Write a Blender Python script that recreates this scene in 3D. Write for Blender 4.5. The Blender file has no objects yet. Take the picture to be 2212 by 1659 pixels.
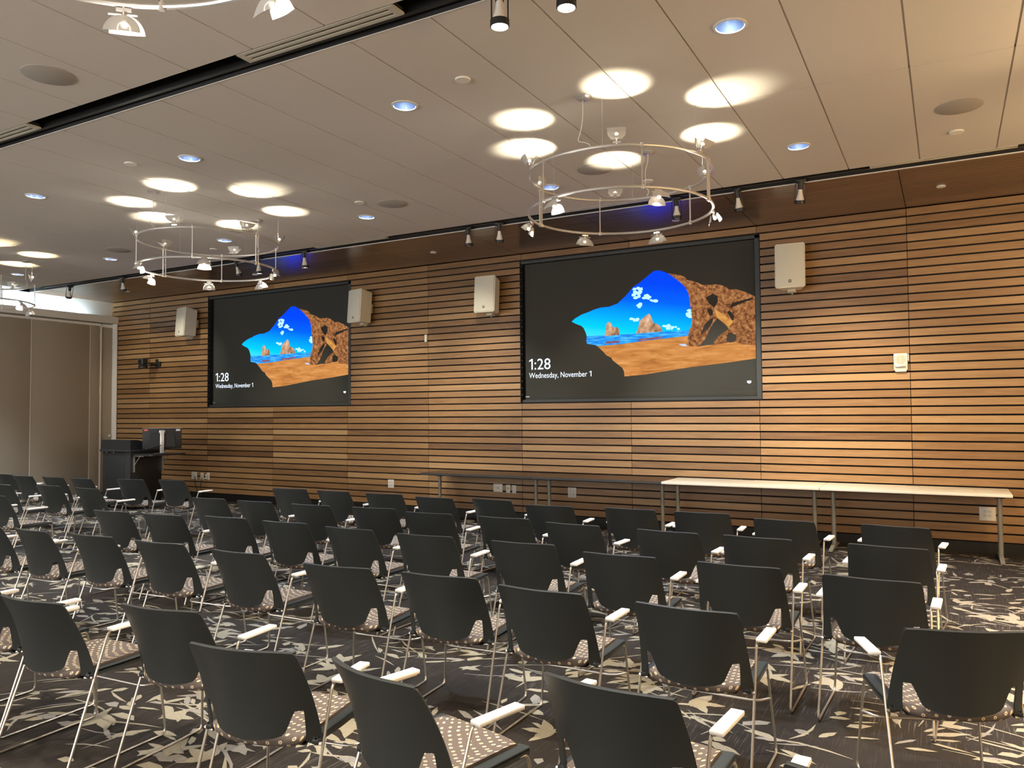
import bpy, bmesh, math, random
from mathutils import Vector, Matrix
from mathutils.geometry import tessellate_polygon
PI = math.pi
R = math.radians
scene = bpy.context.scene
COL = scene.collection
rnd = random.Random(7)

# ------------------------------------------------------------------ measured frame of the room (metres)
HC = 1.6637          # eye height
YW = 10.639          # slat wall face
ZC = 4.138           # ceiling
XL = -15.71          # fascia on the partition side
XP = -15.86          # partition face
XE = 4.6             # wall to the right
YB = -4.6            # wall behind the viewer

# ------------------------------------------------------------------ materials
def new_mat(name):
    m = bpy.data.materials.new(name); m.use_nodes = True
    nt = m.node_tree; b = nt.nodes['Principled BSDF']
    return m, nt, b
def setp(b, **k):
    for n, v in k.items():
        b.inputs[n.replace('_', ' ')].default_value = v
def plain(name, col, rough=.5, metal=0., bump=0., bscale=200., spec=.5, coat=0.):
    m, nt, b = new_mat(name)
    setp(b, Base_Color=(*col, 1), Roughness=rough, Metallic=metal)
    b.inputs['Specular IOR Level'].default_value = spec
    if coat: b.inputs['Coat Weight'].default_value = coat
    if bump:
        tc = nt.nodes.new('ShaderNodeTexCoord'); n = nt.nodes.new('ShaderNodeTexNoise')
        n.inputs['Scale'].default_value = bscale; n.inputs['Detail'].default_value = 2
        bp = nt.nodes.new('ShaderNodeBump'); bp.inputs['Strength'].default_value = bump; bp.inputs['Distance'].default_value = .002
        nt.links.new(tc.outputs['Object'], n.inputs['Vector']); nt.links.new(n.outputs['Fac'], bp.inputs['Height'])
        nt.links.new(bp.outputs['Normal'], b.inputs['Normal'])
    return m
def emit(name, col, strength):
    m, nt, b = new_mat(name)
    setp(b, Base_Color=(0.02, 0.02, 0.02, 1), Roughness=.6, Emission_Color=(*col, 1), Emission_Strength=strength)
    return m
def ramp(nt, pts, interp='LINEAR'):
    r = nt.nodes.new('ShaderNodeValToRGB'); r.color_ramp.interpolation = interp
    e = r.color_ramp.elements
    while len(e) < len(pts): e.new(.5)
    for i, (p, c) in enumerate(pts):
        e[i].position = p; e[i].color = (*c, 1)
    return r
def wood(name, dark, mid, light, rough=.42, tint=True, spec=.5, coat=0.):
    """grain runs along local x; the per-slat 'tint' attribute picks each board's tone"""
    m, nt, b = new_mat(name)
    N, Lk = nt.nodes.new, nt.links.new
    tc = N('ShaderNodeTexCoord'); at = N('ShaderNodeAttribute'); at.attribute_name = 'tint'
    mp = N('ShaderNodeMapping'); mp.inputs['Scale'].default_value = (1.3, 22, 22)
    add = N('ShaderNodeVectorMath'); add.operation = 'MULTIPLY_ADD'
    add.inputs[1].default_value = (37, 11, 53)
    Lk(at.outputs['Color'], add.inputs[0]); Lk(tc.outputs['Object'], add.inputs[2])
    Lk(add.outputs['Vector'], mp.inputs['Vector'])
    n1 = N('ShaderNodeTexNoise'); n1.inputs['Scale'].default_value = 1.6; n1.inputs['Detail'].default_value = 5; n1.inputs['Roughness'].default_value = .62; n1.inputs['Distortion'].default_value = .9
    Lk(mp.outputs['Vector'], n1.inputs['Vector'])
    rp = ramp(nt, [(.28, dark), (.5, mid), (.74, light)])
    mx = N('ShaderNodeMath'); mx.operation = 'MULTIPLY_ADD'
    sep = N('ShaderNodeSeparateColor'); Lk(at.outputs['Color'], sep.inputs['Color'])
    mx.inputs[1].default_value = .62; mx.inputs[2].default_value = 0
    Lk(sep.outputs['Red'], mx.inputs[0])
    m2 = N('ShaderNodeMath'); m2.operation = 'MULTIPLY_ADD'; m2.inputs[1].default_value = .42
    Lk(n1.outputs['Fac'], m2.inputs[0]); Lk(mx.outputs[0], m2.inputs[2])
    Lk(m2.outputs[0], rp.inputs['Fac']); Lk(rp.outputs['Color'], b.inputs['Base Color'])
    setp(b, Roughness=rough); b.inputs['Specular IOR Level'].default_value = spec
    if coat:
        b.inputs['Coat Weight'].default_value = coat; b.inputs['Coat Roughness'].default_value = .22
    return m
M = {}
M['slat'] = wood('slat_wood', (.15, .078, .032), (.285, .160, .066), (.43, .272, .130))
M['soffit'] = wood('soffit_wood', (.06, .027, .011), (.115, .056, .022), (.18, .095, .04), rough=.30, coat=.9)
M['edge_band'] = plain('gap_black', (.006, .005, .005), .9)
M['ceil'] = plain('ceiling_tile', (.68, .635, .585), .95, bump=.25, bscale=350, spec=.1)
M['reveal'] = plain('reveal_grey', (.50, .45, .40), .95, spec=.1)
M['black'] = plain('black_metal', (.012, .013, .014), .45)
M['slotblack'] = plain('slot_black', (.010, .011, .012), .7)
M['white'] = plain('white_paint', (.78, .77, .73), .55)
M['fascia'] = plain('fascia_paint', (.82, .80, .73), .7, bump=.1, bscale=120)
M['plate'] = plain('plate_white', (.72, .70, .64), .4)
M['platedark'] = plain('plate_dark', (.05, .05, .05), .5)
M['partition'] = plain('partition_fabric', (.39, .345, .27), .95, bump=.6, bscale=260, spec=.1)
M['grille'] = plain('grille_beige', (.40, .37, .33), .8, bump=.5, bscale=420)
M['vent'] = plain('vent_cream', (.52, .50, .42), .5)
M['chrome'] = plain('satin_nickel', (.60, .56, .50), .38, metal=1.)
M['ringmetal'] = plain('brushed_nickel', (.74, .72, .69), .36, metal=.85)
M['plastic'] = plain('charcoal_plastic', (.0225, .026, .026), .42, bump=.12, bscale=900, spec=.42)
M['rail'] = plain('charcoal_rail', (.030, .036, .038), .33)
M['armpad'] = plain('arm_white', (.84, .82, .78), .42)
M['greyleg'] = plain('table_leg_grey', (.25, .24, .21), .45, metal=.3)
M['tabwhite'] = plain('laminate_white', (.82, .79, .69), .35, bump=.02)
M['tabedge'] = plain('edge_charcoal', (.030, .031, .032), .45)
M['baseboard'] = plain('rubber_base', (.004, .004, .0038), .5)
M['lectern'] = plain('lectern_black', (.010, .011, .012), .5, bump=.1, bscale=500)
M['lecternedge'] = plain('lectern_edge', (.020, .020, .021), .38)
M['screenfab'] = plain('screen_fabric', (.052, .054, .049), .85, spec=.15)
M['screenframe'] = plain('screen_frame', (.036, .042, .044), .5)
M['screenback'] = plain('screen_recess', (.006, .007, .010), .8)
M['speaker'] = plain('speaker_white', (.80, .78, .68), .55)
M['spkgrille'] = plain('speaker_grille', (.74, .73, .63), .75, bump=.5, bscale=600)
M['bulbglass'] = plain('bulb_glass', (.80, .76, .70), .25)
M['walls'] = plain('wall_paint', (.55, .49, .41), .9)
M['silver'] = plain('silver', (.55, .55, .53), .35, metal=.8)
M['red'] = plain('sticker_red', (.75, .13, .08), .5)
M['paper'] = plain('paper', (.78, .74, .64), .7)
M['cable'] = plain('cable_black', (.012, .012, .012), .5)
def glass(name):
    m, nt, b = new_mat(name)
    setp(b, Base_Color=(.93, .91, .86, 1), Roughness=.22, IOR=1.2)
    b.inputs['Transmission Weight'].default_value = .55
    return m
M['glass'] = glass('frosted_glass')
M['bulb_on'] = emit('lamp_bulb_lit', (1., .88, .70), 16.)
M['par_on'] = emit('par_face_lit', (1., .90, .76), 30.)
M['can_on'] = emit('downlight_led', (.60, .78, 1.), 45.)
M['cove_on'] = emit('cove_led', (.62, .82, 1.), 120.)
M['reflector'] = plain('can_reflector', (.60, .66, .80), .18, metal=1.)
# dark walnut table top
M['tabdark'] = wood('walnut_laminate', (.035, .019, .011), (.07, .037, .02), (.12, .066, .036), rough=.34)

def fabric_mat():
    m, nt, b = new_mat('dotted_fabric')
    N, Lk = nt.nodes.new, nt.links.new
    uv = N('ShaderNodeUVMap'); uv.uv_map = 'UVMap'
    def dots(shift, out_r, in_r):
        mp = N('ShaderNodeMapping'); mp.inputs['Scale'].default_value = (1 / .0345,) * 3
        mp.inputs['Rotation'].default_value = (0, 0, R(38)); mp.inputs['Location'].default_value = (shift, shift * .6, 0)
        Lk(uv.outputs['UV'], mp.inputs['Vector'])
        v = N('ShaderNodeTexVoronoi'); v.voronoi_dimensions = '2D'; v.inputs['Scale'].default_value = 1.; v.inputs['Randomness'].default_value = .22
        Lk(mp.outputs['Vector'], v.inputs['Vector'])
        return v
    v = dots(0, 0, 0)
    sep = N('ShaderNodeSeparateColor'); Lk(v.outputs['Color'], sep.inputs['Color'])
    lt = N('ShaderNodeMath'); lt.operation = 'LESS_THAN'; lt.inputs[1].default_value = .205; Lk(v.outputs['Distance'], lt.inputs[0])
    li = N('ShaderNodeMath'); li.operation = 'LESS_THAN'; li.inputs[1].default_value = .085; Lk(v.outputs['Distance'], li.inputs[0])
    gate = N('ShaderNodeMath'); gate.operation = 'GREATER_THAN'; gate.inputs[1].default_value = .45; Lk(sep.outputs['Red'], gate.inputs[0])
    inn = N('ShaderNodeMath'); inn.operation = 'MULTIPLY'; Lk(li.outputs[0], inn.inputs[0]); Lk(gate.outputs[0], inn.inputs[1])
    nz = N('ShaderNodeTexNoise'); nz.inputs['Scale'].default_value = 700; Lk(uv.outputs['UV'], nz.inputs['Vector'])
    base = ramp(nt, [(.3, (.085, .067, .058)), (.7, (.15, .122, .108))]); Lk(nz.outputs['Fac'], base.inputs['Fac'])
    cream = ramp(nt, [(.0, (.60, .53, .42)), (.5, (.66, .56, .37)), (.8, (.62, .46, .27)), (1., (.58, .55, .48))]); Lk(sep.outputs['Green'], cream.inputs['Fac'])
    m1 = N('ShaderNodeMix'); m1.data_type = 'RGBA'; Lk(lt.outputs[0], m1.inputs['Factor']); Lk(base.outputs['Color'], m1.inputs['A']); Lk(cream.outputs['Color'], m1.inputs['B'])
    m2 = N('ShaderNodeMix'); m2.data_type = 'RGBA'; Lk(inn.outputs[0], m2.inputs['Factor']); Lk(m1.outputs['Result'], m2.inputs['A']); m2.inputs['B'].default_value = (.20, .11, .06, 1)
    Lk(m2.outputs['Result'], b.inputs['Base Color']); setp(b, Roughness=.9); b.inputs['Specular IOR Level'].default_value = .15
    return m
M['fabric'] = fabric_mat()

def carpet_mat():
    m, nt, b = new_mat('carpet_ground')
    N, Lk = nt.nodes.new, nt.links.new
    tc = N('ShaderNodeTexCoord')
    # fine pale ribs running along y, broken up, stronger on some tiles
    mp = N('ShaderNodeMapping'); mp.inputs['Scale'].default_value = (120, 5, 1); Lk(tc.outputs['Object'], mp.inputs['Vector'])
    n1 = N('ShaderNodeTexNoise'); n1.inputs['Scale'].default_value = 1; n1.inputs['Detail'].default_value = 3; Lk(mp.outputs['Vector'], n1.inputs['Vector'])
    mp2 = N('ShaderNodeMapping'); mp2.inputs['Scale'].default_value = (.55, 1.1, 1); Lk(tc.outputs['Object'], mp2.inputs['Vector'])
    n2 = N('ShaderNodeTexNoise'); n2.inputs['Scale'].default_value = 1.2; Lk(mp2.outputs['Vector'], n2.inputs['Vector'])
    th = N('ShaderNodeMapRange'); th.inputs['From Min'].default_value = .56; th.inputs['From Max'].default_value = .70; Lk(n1.outputs['Fac'], th.inputs['Value'])
    th2 = N('ShaderNodeMapRange'); th2.inputs['From Min'].default_value = .38; th2.inputs['From Max'].default_value = .62; th2.inputs['To Min'].default_value = .12; th2.inputs['To Max'].default_value = .8; Lk(n2.outputs['Fac'], th2.inputs['Value'])
    mu = N('ShaderNodeMath'); mu.operation = 'MULTIPLY'; Lk(th.outputs['Result'], mu.inputs[0]); Lk(th2.outputs['Result'], mu.inputs[1])
    n3 = N('ShaderNodeTexNoise'); n3.inputs['Scale'].default_value = 420; n3.inputs['Detail'].default_value = 2; Lk(tc.outputs['Object'], n3.inputs['Vector'])
    base = ramp(nt, [(.3, (.019, .0155, .0135)), (.7, (.040, .034, .0295))]); Lk(n3.outputs['Fac'], base.inputs['Fac'])
    mx = N('ShaderNodeMix'); mx.data_type = 'RGBA'; Lk(mu.outputs[0], mx.inputs['Factor']); Lk(base.outputs['Color'], mx.inputs['A']); mx.inputs['B'].default_value = (.135, .118, .098, 1)
    Lk(mx.outputs['Result'], b.inputs['Base Color']); setp(b, Roughness=.97); b.inputs['Specular IOR Level'].default_value = .08
    bp = N('ShaderNodeBump'); bp.inputs['Strength'].default_value = .5; bp.inputs['Distance'].default_value = .004
    Lk(n3.outputs['Fac'], bp.inputs['Height']); Lk(bp.outputs['Normal'], b.inputs['Normal'])
    return m
M['carpet'] = carpet_mat()
def motif_mat(name, a, c):
    m, nt, b = new_mat(name)
    N, Lk = nt.nodes.new, nt.links.new
    tc = N('ShaderNodeTexCoord'); n = N('ShaderNodeTexNoise'); n.inputs['Scale'].default_value = 260; n.inputs['Detail'].default_value = 3
    Lk(tc.outputs['Object'], n.inputs['Vector']); rp = ramp(nt, [(.32, a), (.68, c)]); Lk(n.outputs['Fac'], rp.inputs['Fac'])
    Lk(rp.outputs['Color'], b.inputs['Base Color']); setp(b, Roughness=.97); b.inputs['Specular IOR Level'].default_value = .08
    return m
M['motif'] = motif_mat('carpet_motif_sand', (.225, .198, .142), (.36, .322, .24))
M['motif2'] = motif_mat('carpet_motif_grey', (.185, .168, .148), (.285, .262, .228))

def sky_mat(z0, z1):
    m, nt, b = new_mat('screen_sky')
    N, Lk = nt.nodes.new, nt.links.new
    tc = N('ShaderNodeTexCoord'); sp = N('ShaderNodeSeparateXYZ'); Lk(tc.outputs['Object'], sp.inputs[0])
    # the pictured sky is deeper blue towards the upper right
    mr = N('ShaderNodeMapRange'); mr.inputs['From Min'].default_value = z0; mr.inputs['From Max'].default_value = z1
    mm = N('ShaderNodeMath'); mm.operation = 'MULTIPLY_ADD'; mm.inputs[1].default_value = .16
    Lk(sp.outputs['X'], mm.inputs[0]); Lk(sp.outputs['Z'], mm.inputs[2]); Lk(mm.outputs[0], mr.inputs['Value'])
    rp = ramp(nt, [(0, (.035, .36, .46)), (.22, (.0, .29, .52)), (.48, (.0, .16, .8)), (.72, (.0, .055, .95)), (1, (.0, .027, 1.))])
    Lk(mr.outputs['Result'], rp.inputs['Fac']); Lk(rp.outputs['Color'], b.inputs['Emission Color'])
    b.inputs['Specular IOR Level'].default_value = 0.; setp(b, Base_Color=(.004, .004, .004, 1), Emission_Strength=SCR * 2.2, Roughness=.8)
    return m
def noisy_emit(name, pts, scale, strength, stretch=(1, 1, 1), detail=6, dist=0.):
    m, nt, b = new_mat(name)
    N, Lk = nt.nodes.new, nt.links.new
    tc = N('ShaderNodeTexCoord'); mp = N('ShaderNodeMapping'); mp.inputs['Scale'].default_value = stretch; Lk(tc.outputs['Object'], mp.inputs['Vector'])
    n = N('ShaderNodeTexNoise'); n.inputs['Scale'].default_value = scale; n.inputs['Detail'].default_value = detail; n.inputs['Roughness'].default_value = .7; n.inputs['Distortion'].default_value = dist
    Lk(mp.outputs['Vector'], n.inputs['Vector']); rp = ramp(nt, pts); Lk(n.outputs['Fac'], rp.inputs['Fac'])
    Lk(rp.outputs['Color'], b.inputs['Emission Color']); b.inputs['Specular IOR Level'].default_value = 0.; setp(b, Base_Color=(.004, .004, .004, 1), Emission_Strength=strength, Roughness=.8)
    return m
SCR = 1.0

# ------------------------------------------------------------------ mesh helpers
class MB:
    def __init__(s): s.v = []; s.f = []; s.m = []; s.t = []; s.sm = []; s.uv = None
    def add(s, vs, fs, mi=0, tint=None, smooth=False):
        o = len(s.v); s.v += [tuple(p) for p in vs]
        for f in fs:
            s.f.append(tuple(i + o for i in f)); s.m.append(mi); s.t.append(tint or (.5, .5, .5)); s.sm.append(smooth)
        return s
    def box(s, x0, x1, y0, y1, z0, z1, mi=0, tint=None, mat=None):
        vs = [(x0, y0, z0), (x1, y0, z0), (x1, y1, z0), (x0, y1, z0), (x0, y0, z1), (x1, y0, z1), (x1, y1, z1), (x0, y1, z1)]
        if mat is not None: vs = [tuple(mat @ Vector(v)) for v in vs]
        return s.add(vs, [(0, 3, 2, 1), (4, 5, 6, 7), (0, 1, 5, 4), (1, 2, 6, 5), (2, 3, 7, 6), (3, 0, 4, 7)], mi, tint)
    def rbox(s, x0, x1, y0, y1, z0, z1, r=.004, mi=0, mat=None, seg=2):
        """box with rounded edges"""
        b = bmesh.new(); bmesh.ops.create_cube(b, size=1)
        for v in b.verts: v.co = Vector(((x0 + x1) / 2 + v.co.x * (x1 - x0), (y0 + y1) / 2 + v.co.y * (y1 - y0), (z0 + z1) / 2 + v.co.z * (z1 - z0)))
        bmesh.ops.bevel(b, geom=b.edges[:], offset=r, segments=seg, affect='EDGES', profile=.5)
        return s.addbm(b, mi, mat)
    def addbm(s, b, mi=0, mat=None, smooth=True):
        b.verts.index_update()
        vs = [tuple((mat @ v.co) if mat is not None else v.co) for v in b.verts]
        s.add(vs, [tuple(v.index for v in f.verts) for f in b.faces], mi, None, smooth); b.free(); return s
    def tube(s, pts, r, n=8, mi=0, cap=True, closed=False):
        P = [Vector(p) for p in pts]; rings = []; up = None
        for i, p in enumerate(P):
            if closed: d = (P[(i + 1) % len(P)] - P[i - 1]).normalized()
            elif i == 0: d = (P[1] - P[0]).normalized()
            elif i == len(P) - 1: d = (P[-1] - P[-2]).normalized()
            else: d = ((P[i + 1] - p).normalized() + (p - P[i - 1]).normalized()).normalized()
            if up is None:
                up = Vector((0, 0, 1)) if abs(d.z) < .9 else Vector((0, 1, 0))
            up = (up - d * up.dot(d)).normalized(); sd = d.cross(up)
            rr = r[i] if isinstance(r, (list, tuple)) else r
            rings.append([p + (up * math.cos(2 * PI * k / n) + sd * math.sin(2 * PI * k / n)) * rr for k in range(n)])
        vs = [q for rg in rings for q in rg]; fs = []
        L = len(rings)
        for i in range(L if closed else L - 1):
            a, b = i * n, ((i + 1) % L) * n
            for k in range(n): fs.append((a + k, a + (k + 1) % n, b + (k + 1) % n, b + k))
        if cap and not closed:
            fs.append(tuple(range(n))[::-1]); fs.append(tuple(range((L - 1) * n, L * n)))
        return s.add(vs, fs, mi, None, True)
    def lathe(s, prof, n=24, mi=0, mat=None, cap=True):
        vs = []; fs = []
        for r, z in prof:
            for k in range(n): vs.append((r * math.cos(2 * PI * k / n), r * math.sin(2 * PI * k / n), z))
        for i in range(len(prof) - 1):
            for k in range(n): fs.append((i * n + k, i * n + (k + 1) % n, (i + 1) * n + (k + 1) % n, (i + 1) * n + k))
        if cap:
            if prof[0][0] > 1e-5: fs.append(tuple(range(n))[::-1])
            if prof[-1][0] > 1e-5: fs.append(tuple(range((len(prof) - 1) * n, len(prof) * n)))
        if mat is not None: vs = [tuple(mat @ Vector(v)) for v in vs]
        return s.add(vs, fs, mi, None, True)
    def poly(s, pts3, mi=0):
        tri = tessellate_polygon([[Vector(p) for p in pts3]])
        return s.add(pts3, [tuple(t) for t in tri], mi)
    def prism(s, pts, ax, a, b, mi=0):
        """polygon in a plane extruded along axis ax (0,1,2) from a to b"""
        def P(p, c):
            q = list(p); q.insert(ax, c); return tuple(q)
        n = len(pts); vs = [P(p, a) for p in pts] + [P(p, b) for p in pts]
        tri = tessellate_polygon([[Vector((*p, 0)) for p in pts]])
        fs = [tuple(t) for t in tri] + [tuple(i + n for i in t)[::-1] for t in tri]
        fs += [(i, (i + 1) % n, (i + 1) % n + n, i + n) for i in range(n)]
        return s.add(vs, fs, mi)
    def build(s, name, mats, parent=None, angle=40, loc=None, fix=True):
        me = bpy.data.meshes.new(name); me.from_pydata(s.v, [], s.f)
        if not isinstance(mats, (list, tuple)): mats = [mats]
        for m in mats: me.materials.append(m)
        me.polygons.foreach_set('material_index', s.m)
        me.polygons.foreach_set('use_smooth', s.sm)
        if any(t != (.5, .5, .5) for t in s.t):
            at = me.color_attributes.new('tint', 'FLOAT_COLOR', 'CORNER')
            buf = []
            for p, t in zip(me.polygons, s.t): buf += [*t, 1.] * p.loop_total
            at.data.foreach_set('color', buf)
        if fix:
            b = bmesh.new(); b.from_mesh(me); bmesh.ops.recalc_face_normals(b, faces=b.faces[:]); b.to_mesh(me); b.free()
        if any(s.sm): me.set_sharp_from_angle(angle=R(angle))
        me.update()
        o = bpy.data.objects.new(name, me); COL.objects.link(o)
        if parent is not None: o.parent = parent
        if loc is not None: o.location = loc
        return o
def empty(name, loc, rz=0.):
    o = bpy.data.objects.new(name, None); COL.objects.link(o); o.location = loc; o.rotation_euler = (0, 0, rz); o.empty_display_size = .1; return o
def tag(o, label, cat, group=None):
    o['label'] = label; o['category'] = cat
    if group: o['group'] = group
    return o
def struct(o):
    o['kind'] = 'structure'; return o
def children(o): return [c for c in bpy.data.objects if c.parent is o]
def copy_tree(o, parent=None):
    kids = list(o.children)
    c = o.copy(); COL.objects.link(c); c.parent = parent
    for k in kids:
        d = copy_tree(k, c); d.matrix_parent_inverse = k.matrix_parent_inverse.copy()
    return c
def fillet(pts, rad, seg=5):
    """round the corners of a polyline"""
    P = [Vector(p) for p in pts]; out = [P[0]]
    for i in range(1, len(P) - 1):
        r = rad[i] if isinstance(rad, (list, tuple)) else rad
        a = (P[i - 1] - P[i]); b = (P[i + 1] - P[i]); d = min(r, a.length * .45, b.length * .45)
        p0 = P[i] + a.normalized() * d; p1 = P[i] + b.normalized() * d
        for k in range(seg + 1):
            t = k / seg; out.append(p0 * (1 - t) ** 2 + P[i] * 2 * t * (1 - t) + p1 * t * t)
    out.append(P[-1]); return out
ORD = ['first', 'second', 'third', 'fourth', 'fifth', 'sixth', 'seventh', 'eighth', 'ninth', 'tenth', 'eleventh']

# ================================================================== THE ROOM
# ---- floor: carpet ground with scattered leaf and twig motifs woven in
def build_floor():
    mb = MB(); mb.add([(-17, YB, 0), (XE, YB, 0), (XE, YW + .05, 0), (-17, YW + .05, 0)], [(0, 1, 2, 3)])
    r = random.Random(11)
    def rot(pts, c, a, mi):
        ca, sa = math.cos(a), math.sin(a)
        zz = .0006 + .0022 * r.random(); vs = [(c[0] + x * ca - y * sa, c[1] + x * sa + y * ca, zz) for x, y in pts]
        if min(v[1] for v in vs) < .2 or max(v[1] for v in vs) > 10.42: return
        mb.add(vs, [tuple(range(len(vs)))], mi)
    def leaf(c, a, l, w, mi):
        k = 7; up = [(l * (i / k - .5), w * math.sin(PI * (i / k)) ** .8 * (.62 + .5 * (1 - i / k)) * r.uniform(.9, 1.1)) for i in range(1, k)]
        dn = [(x, -y * r.uniform(.5, .95)) for x, y in up]
        rot([(-l * .5, 0)] + dn + [(l * .5, 0)] + up[::-1], c, a, mi)
    def twig(c, a, l, w, mi):
        b = r.uniform(-.25, .25) * l * .5
        p = [(-l / 2, -b * .3), (-l * .15, b * .5), (l * .2, b * .4), (l / 2, -b * .2)]
        ws = [w * .25, w, w * .8, w * .12]
        rot([(x, y - q / 2) for (x, y), q in zip(p, ws)] + [(x, y + q / 2) for (x, y), q in zip(p, ws)][::-1], c, a, mi)
    def chip(c, a, l, w, mi):
        rot([(-l / 2, -w * r.uniform(.2, .6)), (l * r.uniform(-.1, .3), -w / 2), (l / 2, r.uniform(-.2, .3) * w), (l * r.uniform(0, .3), w / 2), (-l * r.uniform(.1, .4), w * .4)], c, a, mi)
    T = .62
    for ix in range(int(-15.5 / T), int(2.6 / T) + 1):
        for iy in range(0, 17):
            h = random.Random(ix * 131 + iy * 977).random(); kind = random.Random(ix * 17 + iy * 7 + 3).random()
            dens = 0 if h < .17 else (.35 if h < .36 else 1.)
            base = R(random.Random(ix * 5 + iy * 71).uniform(-32, 32))
            x0, y0 = ix * T, iy * T
            for _ in range(int(24 * dens)):
                c = (x0 + r.random() * T, y0 + r.random() * T); a = base + r.gauss(0, .42) + (PI / 2.4 if r.random() < .16 else 0)
                mi = 1 if r.random() < .66 else 2; q = r.random()
                if q < .30: twig(c, a, r.uniform(.16, .48), r.uniform(.010, .021), mi)
                elif q < (.62 if kind < .55 else .44): leaf(c, a + r.uniform(-.5, .5), r.uniform(.08, .25), r.uniform(.015, .042), mi)
                else: chip(c, a, r.uniform(.06, .21), r.uniform(.018, .065), mi)
            if dens and kind < .45:
                for _ in range(3):
                    c = (x0 + r.random() * T, y0 + r.random() * T); a0 = r.random() * 6
                    for j in range(3):
                        leaf((c[0] + .06 * math.cos(a0 + j * 1.1), c[1] + .06 * math.sin(a0 + j * 1.1)), a0 + j * 1.1, r.uniform(.16, .27), r.uniform(.032, .056), 1)
    return struct(mb.build('floor', [M['carpet'], M['motif'], M['motif2']], fix=False))
build_floor()

# ---- slat wall
JX = [-15.72, -14.645, -12.86, -11.06, -9.25, -7.515, -5.755, -3.975, -2.18, -.3945, 1.39, 3.17, XE]
PITCH, GAP = .1055, .021
OPEN = [(-12.87, -9.175), (-5.781, -2.139)]
OZ0, OZ1 = ZC - 22 * PITCH, ZC - 1 * PITCH
def build_slats():
    mb = MB(); r = random.Random(3)
    # dark backing, cut round the two screen recesses
    yb = YW + .040
    xs = [-15.95, OPEN[0][0], OPEN[0][1], OPEN[1][0], OPEN[1][1], XE]
    for k in range(5):
        if k in (1, 3):
            mb.box(xs[k], xs[k + 1], yb, yb + .02, 0, OZ0, 1); mb.box(xs[k], xs[k + 1], yb, yb + .02, OZ1, ZC, 1)
        else: mb.box(xs[k], xs[k + 1], yb, yb + .02, 0, ZC, 1)
    for i in range(38):
        z1 = ZC - PITCH * i - GAP / 2; z0 = ZC - PITCH * (i + 1) + GAP / 2
        row = r.gauss(0, .03)
        for j in range(len(JX) - 1):
            a, b = JX[j] + .0035, JX[j + 1] - .0035
            if j == 0 and i < 4: a = -15.925
            t = (min(.95, max(.06, .5 + row + r.gauss(0, .15))), r.random(), r.random())
            segs = [(a, b)]
            if 1 <= i <= 21:
                for o0, o1 in OPEN:
                    ns = []
                    for s0, s1 in segs:
                        if s1 <= o0 or s0 >= o1: ns.append((s0, s1)); continue
                        if s0 < o0: ns.append((s0, o0))
                        if s1 > o1: ns.append((o1, s1))
                    segs = ns
            for s0, s1 in segs:
                if s1 - s0 > .03: mb.box(s0, s1, YW, YW + .036, z0, z1, 0, t)
    # joints of the board clips that catch light in the upper gaps
    for i in range(1, 16):
        for j in range(1, len(JX) - 1):
            for dx in (-.16, -.08, .08, .16):
                x = JX[j] + dx
                if any(o0 < x < o1 for o0, o1 in OPEN): continue
                z = ZC - PITCH * i
                mb.box(x - .012, x + .012, YW + .020, YW + .038, z - .004, z + .004, 1)
    return struct(mb.build('wall_back', [M['slat'], M['edge_band']], fix=False))
build_slats()
mb = MB(); mb.box(-15.72, XE, YW - .004, YW + .022, 0, .126)
struct(mb.build('baseboard_back', M['baseboard']))

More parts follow.
